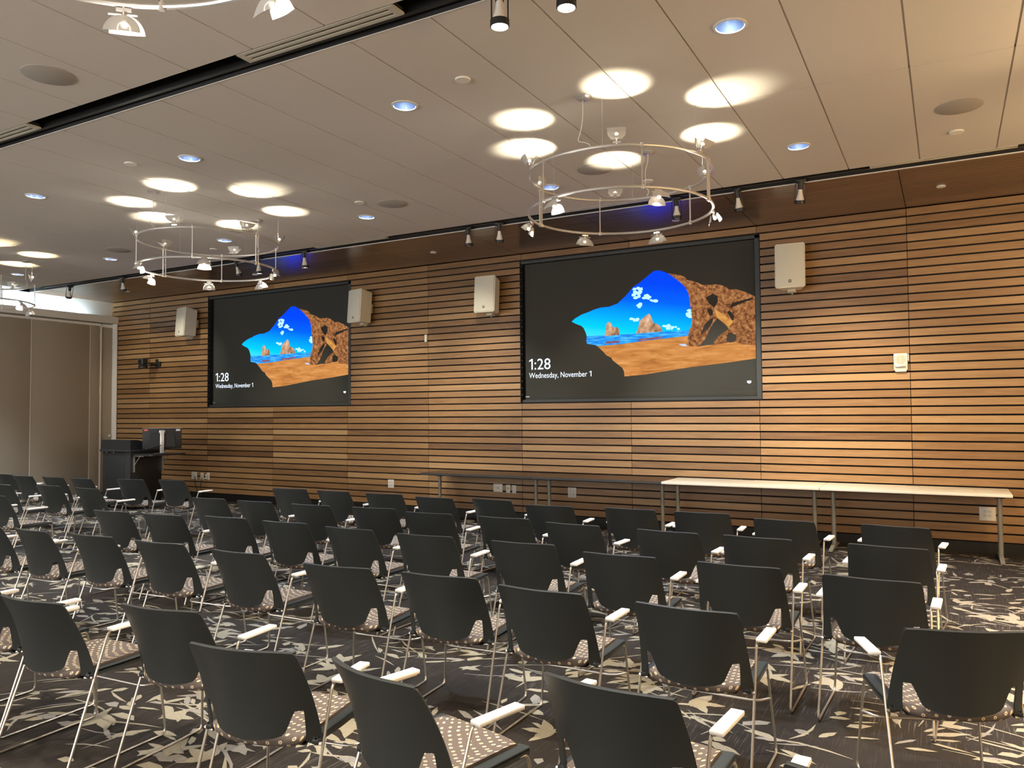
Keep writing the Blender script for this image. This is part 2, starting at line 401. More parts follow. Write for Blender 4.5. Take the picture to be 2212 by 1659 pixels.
# ---- acoustic ceiling, tile by tile, with round cut-outs for the downlights
CAN_ROWS = (5.0, 7.625); CAN_X = [1.41, -1.165, -3.755, -6.32, -8.89, -11.48, -14.07]
CAN_R = .088
SLOT1 = (3.705, 3.945); SLOT2 = (8.625, 8.87)
def build_ceiling():
    mb = MB(); g = .0065
    px = [-.188 - .645 * k for k in range(-8, 26)]
    px = sorted(px)
    rows = [(YB, -.94), (-.94, 1.385), (1.385, SLOT1[0]), (SLOT1[1], 6.262), (6.262, SLOT2[0])]
    for a, b in zip(px, px[1:]):
        a2, b2 = max(a, -15.93), min(b, XE)
        if b2 - a2 < .05: continue
        for y0, y1 in rows:
            x0, x1 = a2 + g, b2 - g; yy0, yy1 = y0 + .0025, y1 - .0025
            hole = None
            for cx in CAN_X:
                for cy in CAN_ROWS:
                    if x0 + .09 < cx < x1 - .09 and y0 < cy < y1: hole = (cx, cy)
                    elif x0 - .09 < cx < x1 + .09 and y0 < cy < y1 and x0 < cx < x1: hole = (min(max(cx, x0 + .1), x1 - .1), cy)
            if hole is None:
                mb.box(x0, x1, yy0, yy1, ZC, ZC + .02)
            else:
                HOLES.append(hole); hx, hy = hole
                angs = sorted([2 * PI * k / 32 for k in range(32)] + [math.atan2(y - hy, x - hx) % (2 * PI) for x in (x0, x1) for y in (yy0, yy1)])
                vi = []; vo = []
                for t in angs:
                    c, s = math.cos(t), math.sin(t)
                    vi.append((hx + CAN_R * c, hy + CAN_R * s, ZC))
                    q = min(((x1 if c > 0 else x0) - hx) / c if abs(c) > 1e-9 else 1e9, ((yy1 if s > 0 else yy0) - hy) / s if abs(s) > 1e-9 else 1e9)
                    vo.append((hx + q * c, hy + q * s, ZC))
                n = len(angs)
                up = [(x, y, ZC + .02) for x, y, z in vo]
                mb.add(vi + vo + up, [(i, n + i, n + (i + 1) % n, (i + 1) % n) for i in range(n)] + [(n + i, 2 * n + i, 2 * n + (i + 1) % n, n + (i + 1) % n) for i in range(n)])
    # grid above the reveals (with openings left over the cans)
    zb = ZC + .007
    for x in px:
        if -15.9 < x < XE:
            for y0, y1 in ((YB, SLOT1[0]), (SLOT1[1], SLOT2[0])): mb.box(x - .02, x + .02, y0, y1, zb, zb + .03, 1)
    for y in (-.94, 1.385, 6.262): mb.box(-15.93, XE, y - .012, y + .012, zb, zb + .03, 1)
    return struct(mb.build('ceiling', [M['ceil'], M['reveal']]))
HOLES = []
build_ceiling()
# structural deck above the tiles keeps the void closed
mb = MB(); mb.box(-17, XE + .1, YB - .1, YW + .3, ZC + .34, ZC + .4)
struct(mb.build('ceiling_deck', M['slotblack']))

# ---- black slots in the ceiling (light track and air slots sit in them)
for k, (a, b) in enumerate((SLOT1, SLOT2)):
    mb = MB(); h = .13
    mb.box(-15.93, XE, a - .002, a + .002, ZC + .003, ZC + h); mb.box(-15.93, XE, b - .003, b + .001, ZC + .003, ZC + h)
    mb.box(-15.93, XE, a - .012, b + .012, ZC + h, ZC + h + .02)
    struct(mb.build('trim_%d' % (k + 1), M['slotblack']))
# pale edge strips beside the slots
mb = MB(); mb.box(-15.93, XE, SLOT2[1] + .001, SLOT2[1] + .016, ZC - .006, ZC + .03)
struct(mb.build('trim_3', M['white']))
mb = MB(); mb.box(-15.93, XE, SLOT1[1] + .0, SLOT1[1] + .002, ZC - .003, ZC + .003)
struct(mb.build('trim_4', M['ceil']))

# ---- wooden soffit along the slat wall, narrow boards
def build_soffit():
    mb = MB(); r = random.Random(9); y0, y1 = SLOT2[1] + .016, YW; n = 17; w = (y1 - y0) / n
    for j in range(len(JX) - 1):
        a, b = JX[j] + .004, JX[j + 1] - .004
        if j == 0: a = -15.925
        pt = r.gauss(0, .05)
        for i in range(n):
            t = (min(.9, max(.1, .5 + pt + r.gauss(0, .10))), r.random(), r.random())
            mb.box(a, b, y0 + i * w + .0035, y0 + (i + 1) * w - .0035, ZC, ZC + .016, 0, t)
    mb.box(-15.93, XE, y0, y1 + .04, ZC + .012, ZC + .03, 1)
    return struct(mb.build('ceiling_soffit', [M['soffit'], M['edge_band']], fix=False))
build_soffit()

# ---- partition side: fascia with light cove, folding partition panels
mb = MB()
mb.box(-15.99, XL, YB, YW - .0005, 3.665, 3.685); mb.box(XL - .02, XL, YB, YW - .0005, 3.685, 3.805)
struct(mb.build('trim_5', M['fascia']))
mb = MB(); mb.box(-15.96, -15.926, YB, YW + .03, 3.685, ZC)
struct(mb.build('wall_left_upper', M['fascia']))
mb = MB(); mb.box(-15.92, -15.73, YW - .02, YW - .002, 0, 3.66)
struct(mb.build('trim_6', M['fascia']))
def build_partition():
    root = struct(empty('wall_left', (XP, 0, 0)))
    edges = [10.10, 8.88, 7.66, 6.44, 5.22, 4.0, 2.78, 1.56, .34, -.88, -2.1, -3.32, YB]
    for a, b in zip(edges, edges[1:]):
        m = MB(); m.rbox(-.08, 0, b + .004, a - .004, .03, 3.59, .006); m.build('partition_panel', M['partition'], root)
    m = MB(); m.rbox(-.08, 0, 10.104, 10.325, .03, 3.59, .006); m.build('partition_panel', M['partition'], root)
    m = MB(); m.rbox(-.10, -.022, 10.36, 10.615, .03, 3.57, .006); m.build('partition_panel', M['partition'], root)
    m = MB()
    for y in (10.10, 8.88, 7.66, 6.44, 5.22, 4.0): m.box(-.07, .0035, y - .0045, y + .0045, .03, 3.60)
    m.box(-.07, .008, 10.325, 10.358, .02, 3.60); m.box(-.06, .012, 10.318, 10.345, 3.30, 3.42); m.box(-.06, .012, 10.318, 10.345, 2.15, 2.27)
    m.build('seam_strip', M['fascia'], root)
    m = MB(); m.box(-.07, .01, YB, 10.33, 3.592, 3.645); m.box(-.07, -.005, 10.35, 10.617, 3.575, 3.645); m.build('head_rail', M['fascia'], root)
    m = MB(); m.box(-.07, .008, YB, 10.33, .0, .028); m.build('floor_seal', M['fascia'], root)
    m = MB(); m.lathe([(.028, 0), (.028, .02), (.02, .03), (.0, .032)], 14, 0, Matrix.Translation((-.02, 10.57, 1.235)) @ Matrix.Rotation(PI / 2, 4, 'Y')); m.build('latch', M['plate'], root)
    # backing behind the panels
    m = MB(); m.box(-.14, -.12, YB, YW + .03, 0, 3.66); m.build('backing', M['edge_band'], root)
build_partition()
# ---- remaining walls of the room, behind and to the right of the viewer
mb = MB(); mb.box(XE, XE + .1, YB, YW + .1, 0, ZC + .3); struct(mb.build('wall_right', M['walls']))
mb = MB(); mb.box(-17, XE + .1, YB - .1, YB, 0, ZC + .3); struct(mb.build('wall_front', M['walls']))
mb = MB()
for k in range(9): mb.box(-14.4 + 2.2 * k, -14.4 + 2.2 * k + .07, YB, YB + .05, .9, 3.5)
mb.box(-14.4, 3.27, YB, YB + .05, .86, .93); mb.box(-14.4, 3.27, YB, YB + .05, 3.47, 3.54)
mb.box(-14.35, 3.25, YB, YB + .012, .92, 3.48, 1)
struct(mb.build('added_window_1', [M['white'], M['plate']]))  # unseen window band, added to go with the rear fill light

# ================================================================== CEILING FITTINGS
# ---- recessed downlights
def place_word(x, y):
    return ('in the ceiling strip nearer the slat wall' if y > 6.3 else 'in the ceiling row farther from the slat wall')
NEAR_X = {-1.165: 'right of the nearer ring light', -3.755: 'just left of the nearer ring light', -6.32: 'midway between the two ring lights', -8.89: 'left of the farther ring light', -11.48: 'beside the small left ring light', -14.07: 'next to the partition end'}
can0 = None
seen = set()
for hx, hy in HOLES:
    key = (round(hx, 1), round(hy, 1))
    if key in seen: continue
    seen.add(key)
    if can0 is None:
        can0 = empty('downlight', (0, 0, 0))
        m = MB(); m.lathe([(.108, -.0005), (.108, -.006), (.092, -.008), (.0885, -.003), (.0885, .0)], 32, cap=False); m.build('trim_ring', M['white'], can0)
        m = MB(); m.lathe([(.0875, -.002), (.082, .06), (.07, .13), (.06, .16)], 32, cap=False); m.build('reflector', M['reflector'], can0)
        m = MB(); m.lathe([(.062, .158), (.0, .158)], 24, cap=False); m.build('led_panel', M['can_on'], can0)
        c = can0
    else: c = copy_tree(can0)
    c.location = (hx, hy, ZC)
    k = min(NEAR_X, key=lambda v: abs(v - hx))
    t = NEAR_X[k] if abs(k - hx) < .3 else 'at the right end of its row'
    tag(c, 'blue-white downlight %s, %s' % (t, 'near slat wall' if hy > 6.3 else 'row farther from wall'), 'ceiling light', 'recessed downlights')

# ---- ceiling loudspeakers and little covers
def disc(name, x, y, rad, mat, label, cat, group, th=.006):
    m = MB(); m.lathe([(rad, 0), (rad, -th * .6), (rad * .97, -th), (0, -th)], 36)
    o = m.build(name, mat); o.location = (x, y, ZC - .0003); return tag(o, label, cat, group)
for x, y, l in ((-5.641, 3.251, 'round beige ceiling speaker beyond the black slot, upper left'), (-3.09, 7.30, 'round ceiling speaker framed inside the nearer ring light'), (-5.66, 7.296, 'round ceiling speaker between the two ring lights'),
                (.136, 7.285, 'round ceiling speaker in the warm lit tiles at far right'), (-10.766, 7.271, 'round ceiling speaker left of the farther ring light, small'), (-8.2, 7.28, 'round ceiling speaker above the farther ring light')):
    disc('ceiling_speaker', x, y, .176, M['grille'], l, 'speaker', 'round ceiling speakers')
for x, y, l in ((-3.082, 4.816, 'small round sprinkler cover between slot and nearer ring light'), (-6.949, 4.815, 'small round sprinkler cover above the farther ring light'), (.122, 7.933, 'small round sprinkler cover beside the far right ceiling speaker'), (-5.95, 7.05, 'small round sprinkler cover near the middle ceiling speaker'), (-2.75, 7.95, 'small round sprinkler cover seen through the nearer ring light'), (-9.5, 7.95, 'small round sprinkler cover seen through the farther ring light')):
    disc('sprinkler_cover', x, y, .058, M['fascia'], l, 'sprinkler cover', 'sprinkler covers in the tiles', .012)
for x, y, l in ((-.011, 9.80, 'white sprinkler cover in the wooden soffit at the right end'), (-3.011, 9.774, 'white sprinkler cover in the soffit over the right screen'), (-6.846, 9.834, 'white sprinkler cover in the soffit between the screens'), (-10.622, 9.781, 'white sprinkler cover in the soffit over the left screen'), (-14.2, 9.8, 'white sprinkler cover in the soffit near the partition')):
    disc('sprinkler_cover', x, y, .046, M['white'], l, 'sprinkler cover', 'sprinkler covers in the soffit', .012)

# ---- linear air diffusers lying in the slots
def diffuser(x0, x1, y0, y1, label, slots=2):
    root = empty('air_diffuser', ((x0 + x1) / 2, (y0 + y1) / 2, ZC)); L = (x1 - x0) / 2; W = (y1 - y0) / 2
    m = MB(); bw = 2 * W / (2 * slots + 1); f = .05
    m.box(-L, -L + f, -W, W, -.003, .012); m.box(L - f, L, -W, W, -.003, .012)
    for k in range(slots + 1): m.box(-L + f, L - f, -W + 2 * k * bw, -W + (2 * k + 1) * bw, -.003, .012)
    m.build('frame', M['vent'], root)
    m = MB(); m.box(-L + .01, L - .01, -W + .004, W - .004, .03, .04); m.build('slot_back', M['slotblack'], root)
    return tag(root, label, 'air vent', 'linear air diffusers')
diffuser(-4.226, -2.884, 3.712, 3.838, 'cream air diffuser with two slots in the black ceiling slot, top centre')
diffuser(-8.10, -6.757, 3.712, 3.838, 'cream air diffuser in the black ceiling slot at the far left')
diffuser(-.64, .63, 8.632, 8.715, 'thin air diffuser in the slot by the soffit, right end', 1)
diffuser(-4.19, -2.95, 8.632, 8.715, 'thin air diffuser in the soffit slot behind the nearer ring light', 1)
diffuser(-8.15, -6.83, 8.632, 8.715, 'thin air diffuser in the soffit slot between the ring lights', 1)

# ---- light tracks and track heads
for y, l in ((3.885, 'black light track in the upper left ceiling slot'), (8.79, 'black light track running along the soffit edge')):
    m = MB(); m.box(-15.3, 3.2, y - .018, y + .018, ZC + .02, ZC + .13)
    tag(m.build('light_track', M['black']), l, 'light track')
def make_head(lit):
    root = empty('track_spotlight', (0, 0, 0))
    m = MB(); m.rbox(-.055, .055, -.016, .016, -.03, -.001, .004); m.lathe([(.026, -.11), (.026, -.02)], 14); m.build('adapter', M['black'], root)
    # loop of wire carrying the lamp ring
    m = MB(); m.tube(fillet([(-.055, 0, -.235), (-.055, 0, -.045), (.055, 0, -.045), (.055, 0, -.235)], .02), .0045, 6); m.build('yoke', M['black'], root)
    m = MB(); m.lathe([(.050, -.262), (.056, -.258), (.056, -.222), (.050, -.222), (.050, -.262)], 24, cap=False); m.build('lamp_ring', M['black'], root)
    m = MB(); m.lathe([(.020, -.10), (.022, -.135), (.030, -.17), (.046, -.222), (.049, -.235)], 20); b = m.build('bulb', M['bulbglass'], root)
    m = MB(); m.lathe([(.0475, -.25), (.03, -.257), (0, -.26)], 20, cap=False); m.build('bulb_face', M['par_on'] if lit else M['bulbglass'], b)
    return root
h_lit, h_dim = make_head(True), make_head(False)
HEADS = [  # x, y, z, tilt about x (towards the wall), turn, lit
    (-1.326, 8.79, 0, 18, 20, 0), (-2.011, 8.79, 0, 14, -20, 0), (-2.70, 8.79, 0, 4, 0, 0), (-5.074, 8.79, 0, 16, 25, 0), (-5.56, 8.79, 0, 6, -10, 0),
    (-8.51, 8.79, 0, 8, 10, 1), (-9.483, 8.79, 0, 6, 0, 1), (-10.0, 8.79, 0, 16, -30, 0), (-12.9, 8.79, 0, 10, 10, 0), (-14.44, 8.79, -.02, 32, 70, 0),
    (-2.215, 3.86, 0, 0, 0, 1), (-1.79, 3.86, 0, 0, 0, 1)]
used = {0: False, 1: False}
HL = ['track spotlight farthest right along the soffit, aimed at the wall', 'second track spotlight from the right, above the right loudspeaker', 'track spotlight seen inside the right rim of the nearer ring light',
      'right one of the pair of track spotlights left of the nearer ring light', 'left one of the pair of track spotlights left of the nearer ring light', 'lit track spotlight right of the farther ring light, in the blue glow',
      'lit track spotlight seen inside the farther ring light, right part', 'track spotlight seen inside the farther ring light, tilted sideways', 'track spotlight left of the farther ring light over the outer slats', 'track spotlight next to the partition cove, turned strongly sideways',
      'lit track spotlight hanging at the top edge over the nearer slot', 'lit track spotlight at the top edge, right of another one']
for (x, y, dz, tl, tn, lit), l in zip(HEADS, HL):
    src = h_lit if lit else h_dim
    o = src if not used[lit] else copy_tree(src); used[lit] = True
    o.location = (x, y, ZC + .02 + dz); o.rotation_euler = (0, 0, 0)
    o.rotation_euler = (R(tl), 0, R(tn)); tag(o, l, 'spotlight', 'track spotlights')

# ---- ring lights: two hoops of tube, twelve glass-winged lamps, wires and two ceiling cups
def make_lamp(parent, ang, up, rad, tilt, z, warm):
    """a lamp sits on the hoop; local +z is the lamp's own axis (where the light goes)"""
    p = Vector((rad * math.cos(ang), rad * math.sin(ang), z))
    m = MB()
    m.box(-.030, .030, -.007, .007, .008, .022); m.tube([(-.052, 0, .032), (.062, 0, .034)], .0045, 8); m.tube([(0, 0, .0), (0, 0, .05)], .006, 8); m.lathe([(.014, .038), (.017, .06), (.012, .066)], 12)
    lamp = m.build('lamp', M['ringmetal'], parent)
    # two dished half-disc glass wings opening in a V round the bulb, straight edge outwards
    for s in (1, -1):
        m = MB(); vs = []; fs = []; n = 16; k = 5
        for th in (0., .003):
            for i in range(n + 1):
                a = PI * i / n
                for j in range(k + 1):
                    q = .072 * j / k; x = q * math.cos(a); ax = .100 - q * math.sin(a)
                    if s < 0: ax += .016
                    vs.append((x, s * (.012 + th + .42 * (ax - .03) + .012 * math.cos(x / .072 * 1.4)), ax))
        L = (n + 1) * (k + 1)
        for t in (0, L):
            for i in range(n):
                for j in range(k):
                    a = t + i * (k + 1) + j; fs.append((a, a + 1, a + k + 2, a + k + 1))
        for i in range(n):
            a = i * (k + 1) + k; fs.append((a, a + k + 1, a + k + 1 + L, a + L))
        for j in range(k):
            fs.append((j, j + 1, j + 1 + L, j + L)); a = n * (k + 1) + j; fs.append((a, a + 1, a + 1 + L, a + L))
        m.add(vs, fs, 0, None, True); m.build('glass_wing', M['glass'], lamp)
    m = MB(); b = bmesh.new(); bmesh.ops.create_uvsphere(b, u_segments=12, v_segments=8, radius=.0145); bmesh.ops.translate(b, verts=b.verts[:], vec=(0, 0, .074)); m.addbm(b)
    m.build('bulb', M['bulb_on'], lamp)
    lamp.location = p
    d = Vector((math.cos(ang) * math.sin(tilt), math.sin(ang) * math.sin(tilt), (1 if up else -1) * math.cos(tilt)))
    q = d.to_track_quat('Z', 'Y'); lamp.rotation_mode = 'QUATERNION'; lamp.rotation_quaternion = q
    return lamp
ZU, ZL, RR = 3.71, 3.385, .785
UP_A = [-70, -15, 41, 114, 175, -139]; LO_A = [-170, 136, 85, 21, -47, -109]
POOLS = []   # (lamp position, aim point) of the lit upward lamps, downward ones
DOWNS = []
def make_ring(cx, cy, label, spin=0, warm=False):
    root = empty('ring_chandelier', (cx, cy, ZC)); z1, z0 = ZU - ZC, ZL - ZC
    for z in (z1, z0):
        m = MB(); m.tube([(RR * math.cos(2 * PI * k / 96), RR * math.sin(2 * PI * k / 96), z) for k in range(96)], .0118, 8, closed=True); m.build('hoop', M['ringmetal'], root)
    for a in (-120, -56, -3, 57, 125, 177):
        t = R(a + spin); m = MB()
        for da in ((-.022, .022) if a in (-3, 177) else (0,)):
            x, y = RR * math.cos(t + da), RR * math.sin(t + da); m.tube([(x, y, z0), (x, y, z1)], .0062 if not da else .0085, 6)
            for z in (z0, z1): m.tube([(x, y, z - .016), (x, y, z + .016)], .0135, 8)
        if a in (-3, 177): m.box(-.006, .006, -RR * .03, RR * .03, (z0 + z1) / 2 - .006, (z0 + z1) / 2 + .006, 0, None, Matrix.Translation((RR * math.cos(t), RR * math.sin(t), 0)) @ Matrix.Rotation(t, 4, 'Z'))
        m.build('upright', M['ringmetal'], root)
    for a in (-30, 30, 90, 150, 210, 270):
        m = MB(); t = R(a + 12 + spin); x, y = RR * math.cos(t), RR * math.sin(t); m.tube([(x, y, z1), (x, y, -.002)], .0012, 5); m.build('suspension_wire', M['ringmetal'], root)
    for sy in (-1, 1):
        m = MB(); m.lathe([(.062, 0), (.062, -.008), (.05, -.022), (.018, -.03), (0, -.03)], 24, 0, Matrix.Translation((0, sy * .748, 0))); cup = m.build('ceiling_cup', M['ringmetal'], root)
        m = MB()
        if sy < 0: pts = [(-.006, sy * .748, -.03), (-.01, sy * .74, -.16), (-.03, sy * .74 - .0, -.27), (-.055, sy * .755, -.35), (.02, sy * .78, -.375), (.062, sy * .785, -.40), (.07, sy * .784, z1)]
        else: pts = [(.004, sy * .748, -.03), (0, sy * .755, -.10), (-.03, sy * .765, -.16), (-.035, sy * .775, -.33), (.0, sy * .782, -.37), (-.03, sy * .785, z1)]
        m.tube(fillet(pts, .06, 4), .0035, 6); m.build('feed_cable', M['bulbglass'], cup)
    for k, a in enumerate(UP_A):
        make_lamp(root, R(a + spin), True, RR, R((12, 26, 10, 14, 20, 8)[k]), z1 + .008, warm)
        t = R(a + spin); POOLS.append((Vector((cx + RR * math.cos(t), cy + RR * math.sin(t), ZU + .09)), t, R((12, 26, 10, 14, 20, 8)[k]), cx))
    for k, a in enumerate(LO_A):
        make_lamp(root, R(a + spin), False, RR, R((34, 8, 10, 12, 14, 10)[k]), z0 - .008, warm)
        t = R(a + spin); DOWNS.append((Vector((cx + RR * math.cos(t), cy + RR * math.sin(t), ZL - .10)), t, R((34, 8, 10, 12, 14, 10)[k]), cx))
    return tag(root, label, 'chandelier', 'double ring lights')
make_ring(-2.44, 6.31, 'double-hoop ring light with glass-winged lamps, in front of the right screen')
make_ring(-7.61, 6.30, 'double-hoop ring light with glass-winged lamps, in front of the left screen', 4)
make_ring(-12.78, 6.30, 'double-hoop ring light cut by the left edge, before the partition cove')
make_ring(-2.45, 1.44, 'double-hoop ring light of which only the lower rim shows at the top left', -4)
make_ring(2.73, 6.31, 'assumed unseen double-hoop ring light with warm lamps, beyond the right end', 0, True)  # assumed from the ring spacing and warm light, wholly out of view

# ================================================================== SCREENS
PIC = {"sky":[[-4.927,3.034],[-4.867,3.078],[-4.761,3.129],[-4.643,3.16],[-4.565,3.188],[-4.449,3.212],[-4.322,3.214],[-4.184,3.252],[-4.133,3.295],[-4.058,3.354],[-3.946,3.473],[-3.86,3.518],[-3.762,3.585],[-3.689,3.636],[-3.629,3.674],[-3.581,3.681],[-3.522,3.669],[-3.441,3.63],[-3.424,3.625],[-3.355,3.571],[-3.298,3.526],[-3.229,3.463],[-3.178,3.408],[-3.14,3.337],[-3.118,3.245],[-3.109,3.143],[-3.093,3.052],[-3.087,2.951],[-3.096,2.862],[-3.131,2.797],[-3.454,2.795],[-3.773,2.79],[-4.14,2.79],[-4.68,2.796],[-4.689,2.827],[-4.696,2.851],[-4.73,2.925],[-4.769,2.961],[-4.854,2.995]],"sea":[[-4.68,2.799],[-4.14,2.797],[-3.773,2.794],[-3.454,2.801],[-3.131,2.8],[-3.144,2.723],[-3.455,2.705],[-3.774,2.688],[-4.142,2.656],[-4.514,2.645],[-4.558,2.665],[-4.675,2.686],[-4.69,2.725]],"sand":[[-4.514,2.642],[-4.142,2.654],[-3.775,2.685],[-3.455,2.703],[-3.144,2.723],[-3.162,2.647],[-3.165,2.6],[-3.106,2.572],[-2.994,2.566],[-2.882,2.58],[-2.771,2.583],[-2.618,2.595],[-2.488,2.602],[-2.403,2.565],[-2.23,2.548],[-2.231,2.369],[-2.579,2.331],[-3.134,2.282],[-3.598,2.226],[-3.781,2.201],[-4.092,2.183],[-4.1,2.263],[-4.128,2.311],[-4.201,2.369],[-4.269,2.419],[-4.294,2.463],[-4.369,2.502],[-4.432,2.57]],"stack1":[[-4.397,2.787],[-4.377,2.857],[-4.363,2.968],[-4.325,2.993],[-4.294,2.976],[-4.257,2.903],[-4.219,2.912],[-4.182,2.893],[-4.164,2.862],[-4.165,2.792],[-4.265,2.788]],"stack2":[[-3.916,2.798],[-3.881,2.851],[-3.849,2.977],[-3.769,3.041],[-3.707,3.072],[-3.68,3.035],[-3.645,2.935],[-3.58,2.912],[-3.54,2.872],[-3.509,2.801],[-3.653,2.801],[-3.773,2.797]],"rock":[[-3.424,3.625],[-3.343,3.606],[-3.25,3.586],[-3.176,3.549],[-3.143,3.501],[-3.08,3.487],[-3.002,3.458],[-2.935,3.418],[-2.846,3.411],[-2.746,3.41],[-2.67,3.392],[-2.605,3.359],[-2.562,3.317],[-2.497,3.326],[-2.412,3.299],[-2.317,3.253],[-2.228,3.203],[-2.227,2.847],[-2.229,2.548],[-2.403,2.565],[-2.488,2.602],[-2.618,2.595],[-2.771,2.583],[-2.793,2.612],[-2.725,2.691],[-2.648,2.747],[-2.582,2.782],[-2.624,2.85],[-2.732,2.939],[-2.788,2.882],[-2.856,2.765],[-2.902,2.667],[-2.994,2.566],[-3.106,2.572],[-3.165,2.6],[-3.162,2.647],[-3.144,2.723],[-3.131,2.8],[-3.096,2.857],[-3.087,2.951],[-3.093,3.052],[-3.109,3.143],[-3.118,3.245],[-3.14,3.337],[-3.178,3.408],[-3.229,3.463],[-3.298,3.526],[-3.355,3.571]],"shade1":[[-2.893,3.239],[-2.792,3.281],[-2.727,3.248],[-2.723,3.17],[-2.773,3.091],[-2.839,3.146]],"shade2":[[-2.566,3.065],[-2.533,3.134],[-2.404,3.162],[-2.265,3.189],[-2.239,3.171],[-2.351,3.142],[-2.48,3.097]],"shade3":[[-2.957,2.765],[-2.899,2.878],[-2.854,2.92],[-2.787,2.96],[-2.799,2.894],[-2.856,2.809],[-2.912,2.768],[-2.968,2.726]],"shade4":[[-2.874,3.07],[-2.823,3.083],[-2.791,3.048],[-2.797,2.982],[-2.842,2.99]],"shade5":[[-2.605,2.706],[-2.54,2.722],[-2.481,2.7],[-2.483,2.623],[-2.574,2.601],[-2.617,2.619]],"shade6":[[-2.6,3.018],[-2.567,3.038],[-2.509,2.968],[-2.51,2.903],[-2.537,2.904]],"glow":[[-2.779,3.075],[-2.719,3.037],[-2.622,2.965],[-2.521,2.881],[-2.582,2.809],[-2.635,2.856],[-2.732,2.95]],"cloud1":[[-3.946,3.473],[-3.854,3.512],[-3.775,3.482],[-3.783,3.401],[-3.814,3.346],[-3.85,3.308],[-3.911,3.301],[-3.966,3.311],[-3.96,3.346],[-3.923,3.378],[-3.959,3.416]],"cloud2":[[-3.82,3.306],[-3.783,3.355],[-3.741,3.357],[-3.694,3.313],[-3.587,3.236],[-3.635,3.228],[-3.718,3.28]],"cloud3":[[-3.876,3.2],[-3.839,3.234],[-3.803,3.2],[-3.858,3.169]],"cloud4":[[-4.007,3.022],[-3.94,3.006],[-3.861,3.007],[-3.867,2.981],[-3.928,2.98]],"cloud5":[[-3.167,3.035],[-3.121,3.093],[-3.104,3.053],[-3.106,2.975],[-3.145,3.0]],"cloud6":[[-3.517,2.887],[-3.435,2.894],[-3.354,2.855],[-3.262,2.861],[-3.256,2.821],[-3.378,2.822],[-3.483,2.834]],"refl1":[[-4.379,2.703],[-4.163,2.712],[-4.164,2.677],[-4.377,2.671]],"refl2":[[-3.871,2.718],[-3.512,2.736],[-3.536,2.706],[-3.871,2.686]],"puddle":[[-3.283,2.614],[-3.185,2.612],[-3.161,2.578],[-3.231,2.585]]}
SX0, SX1 = OPEN[1]
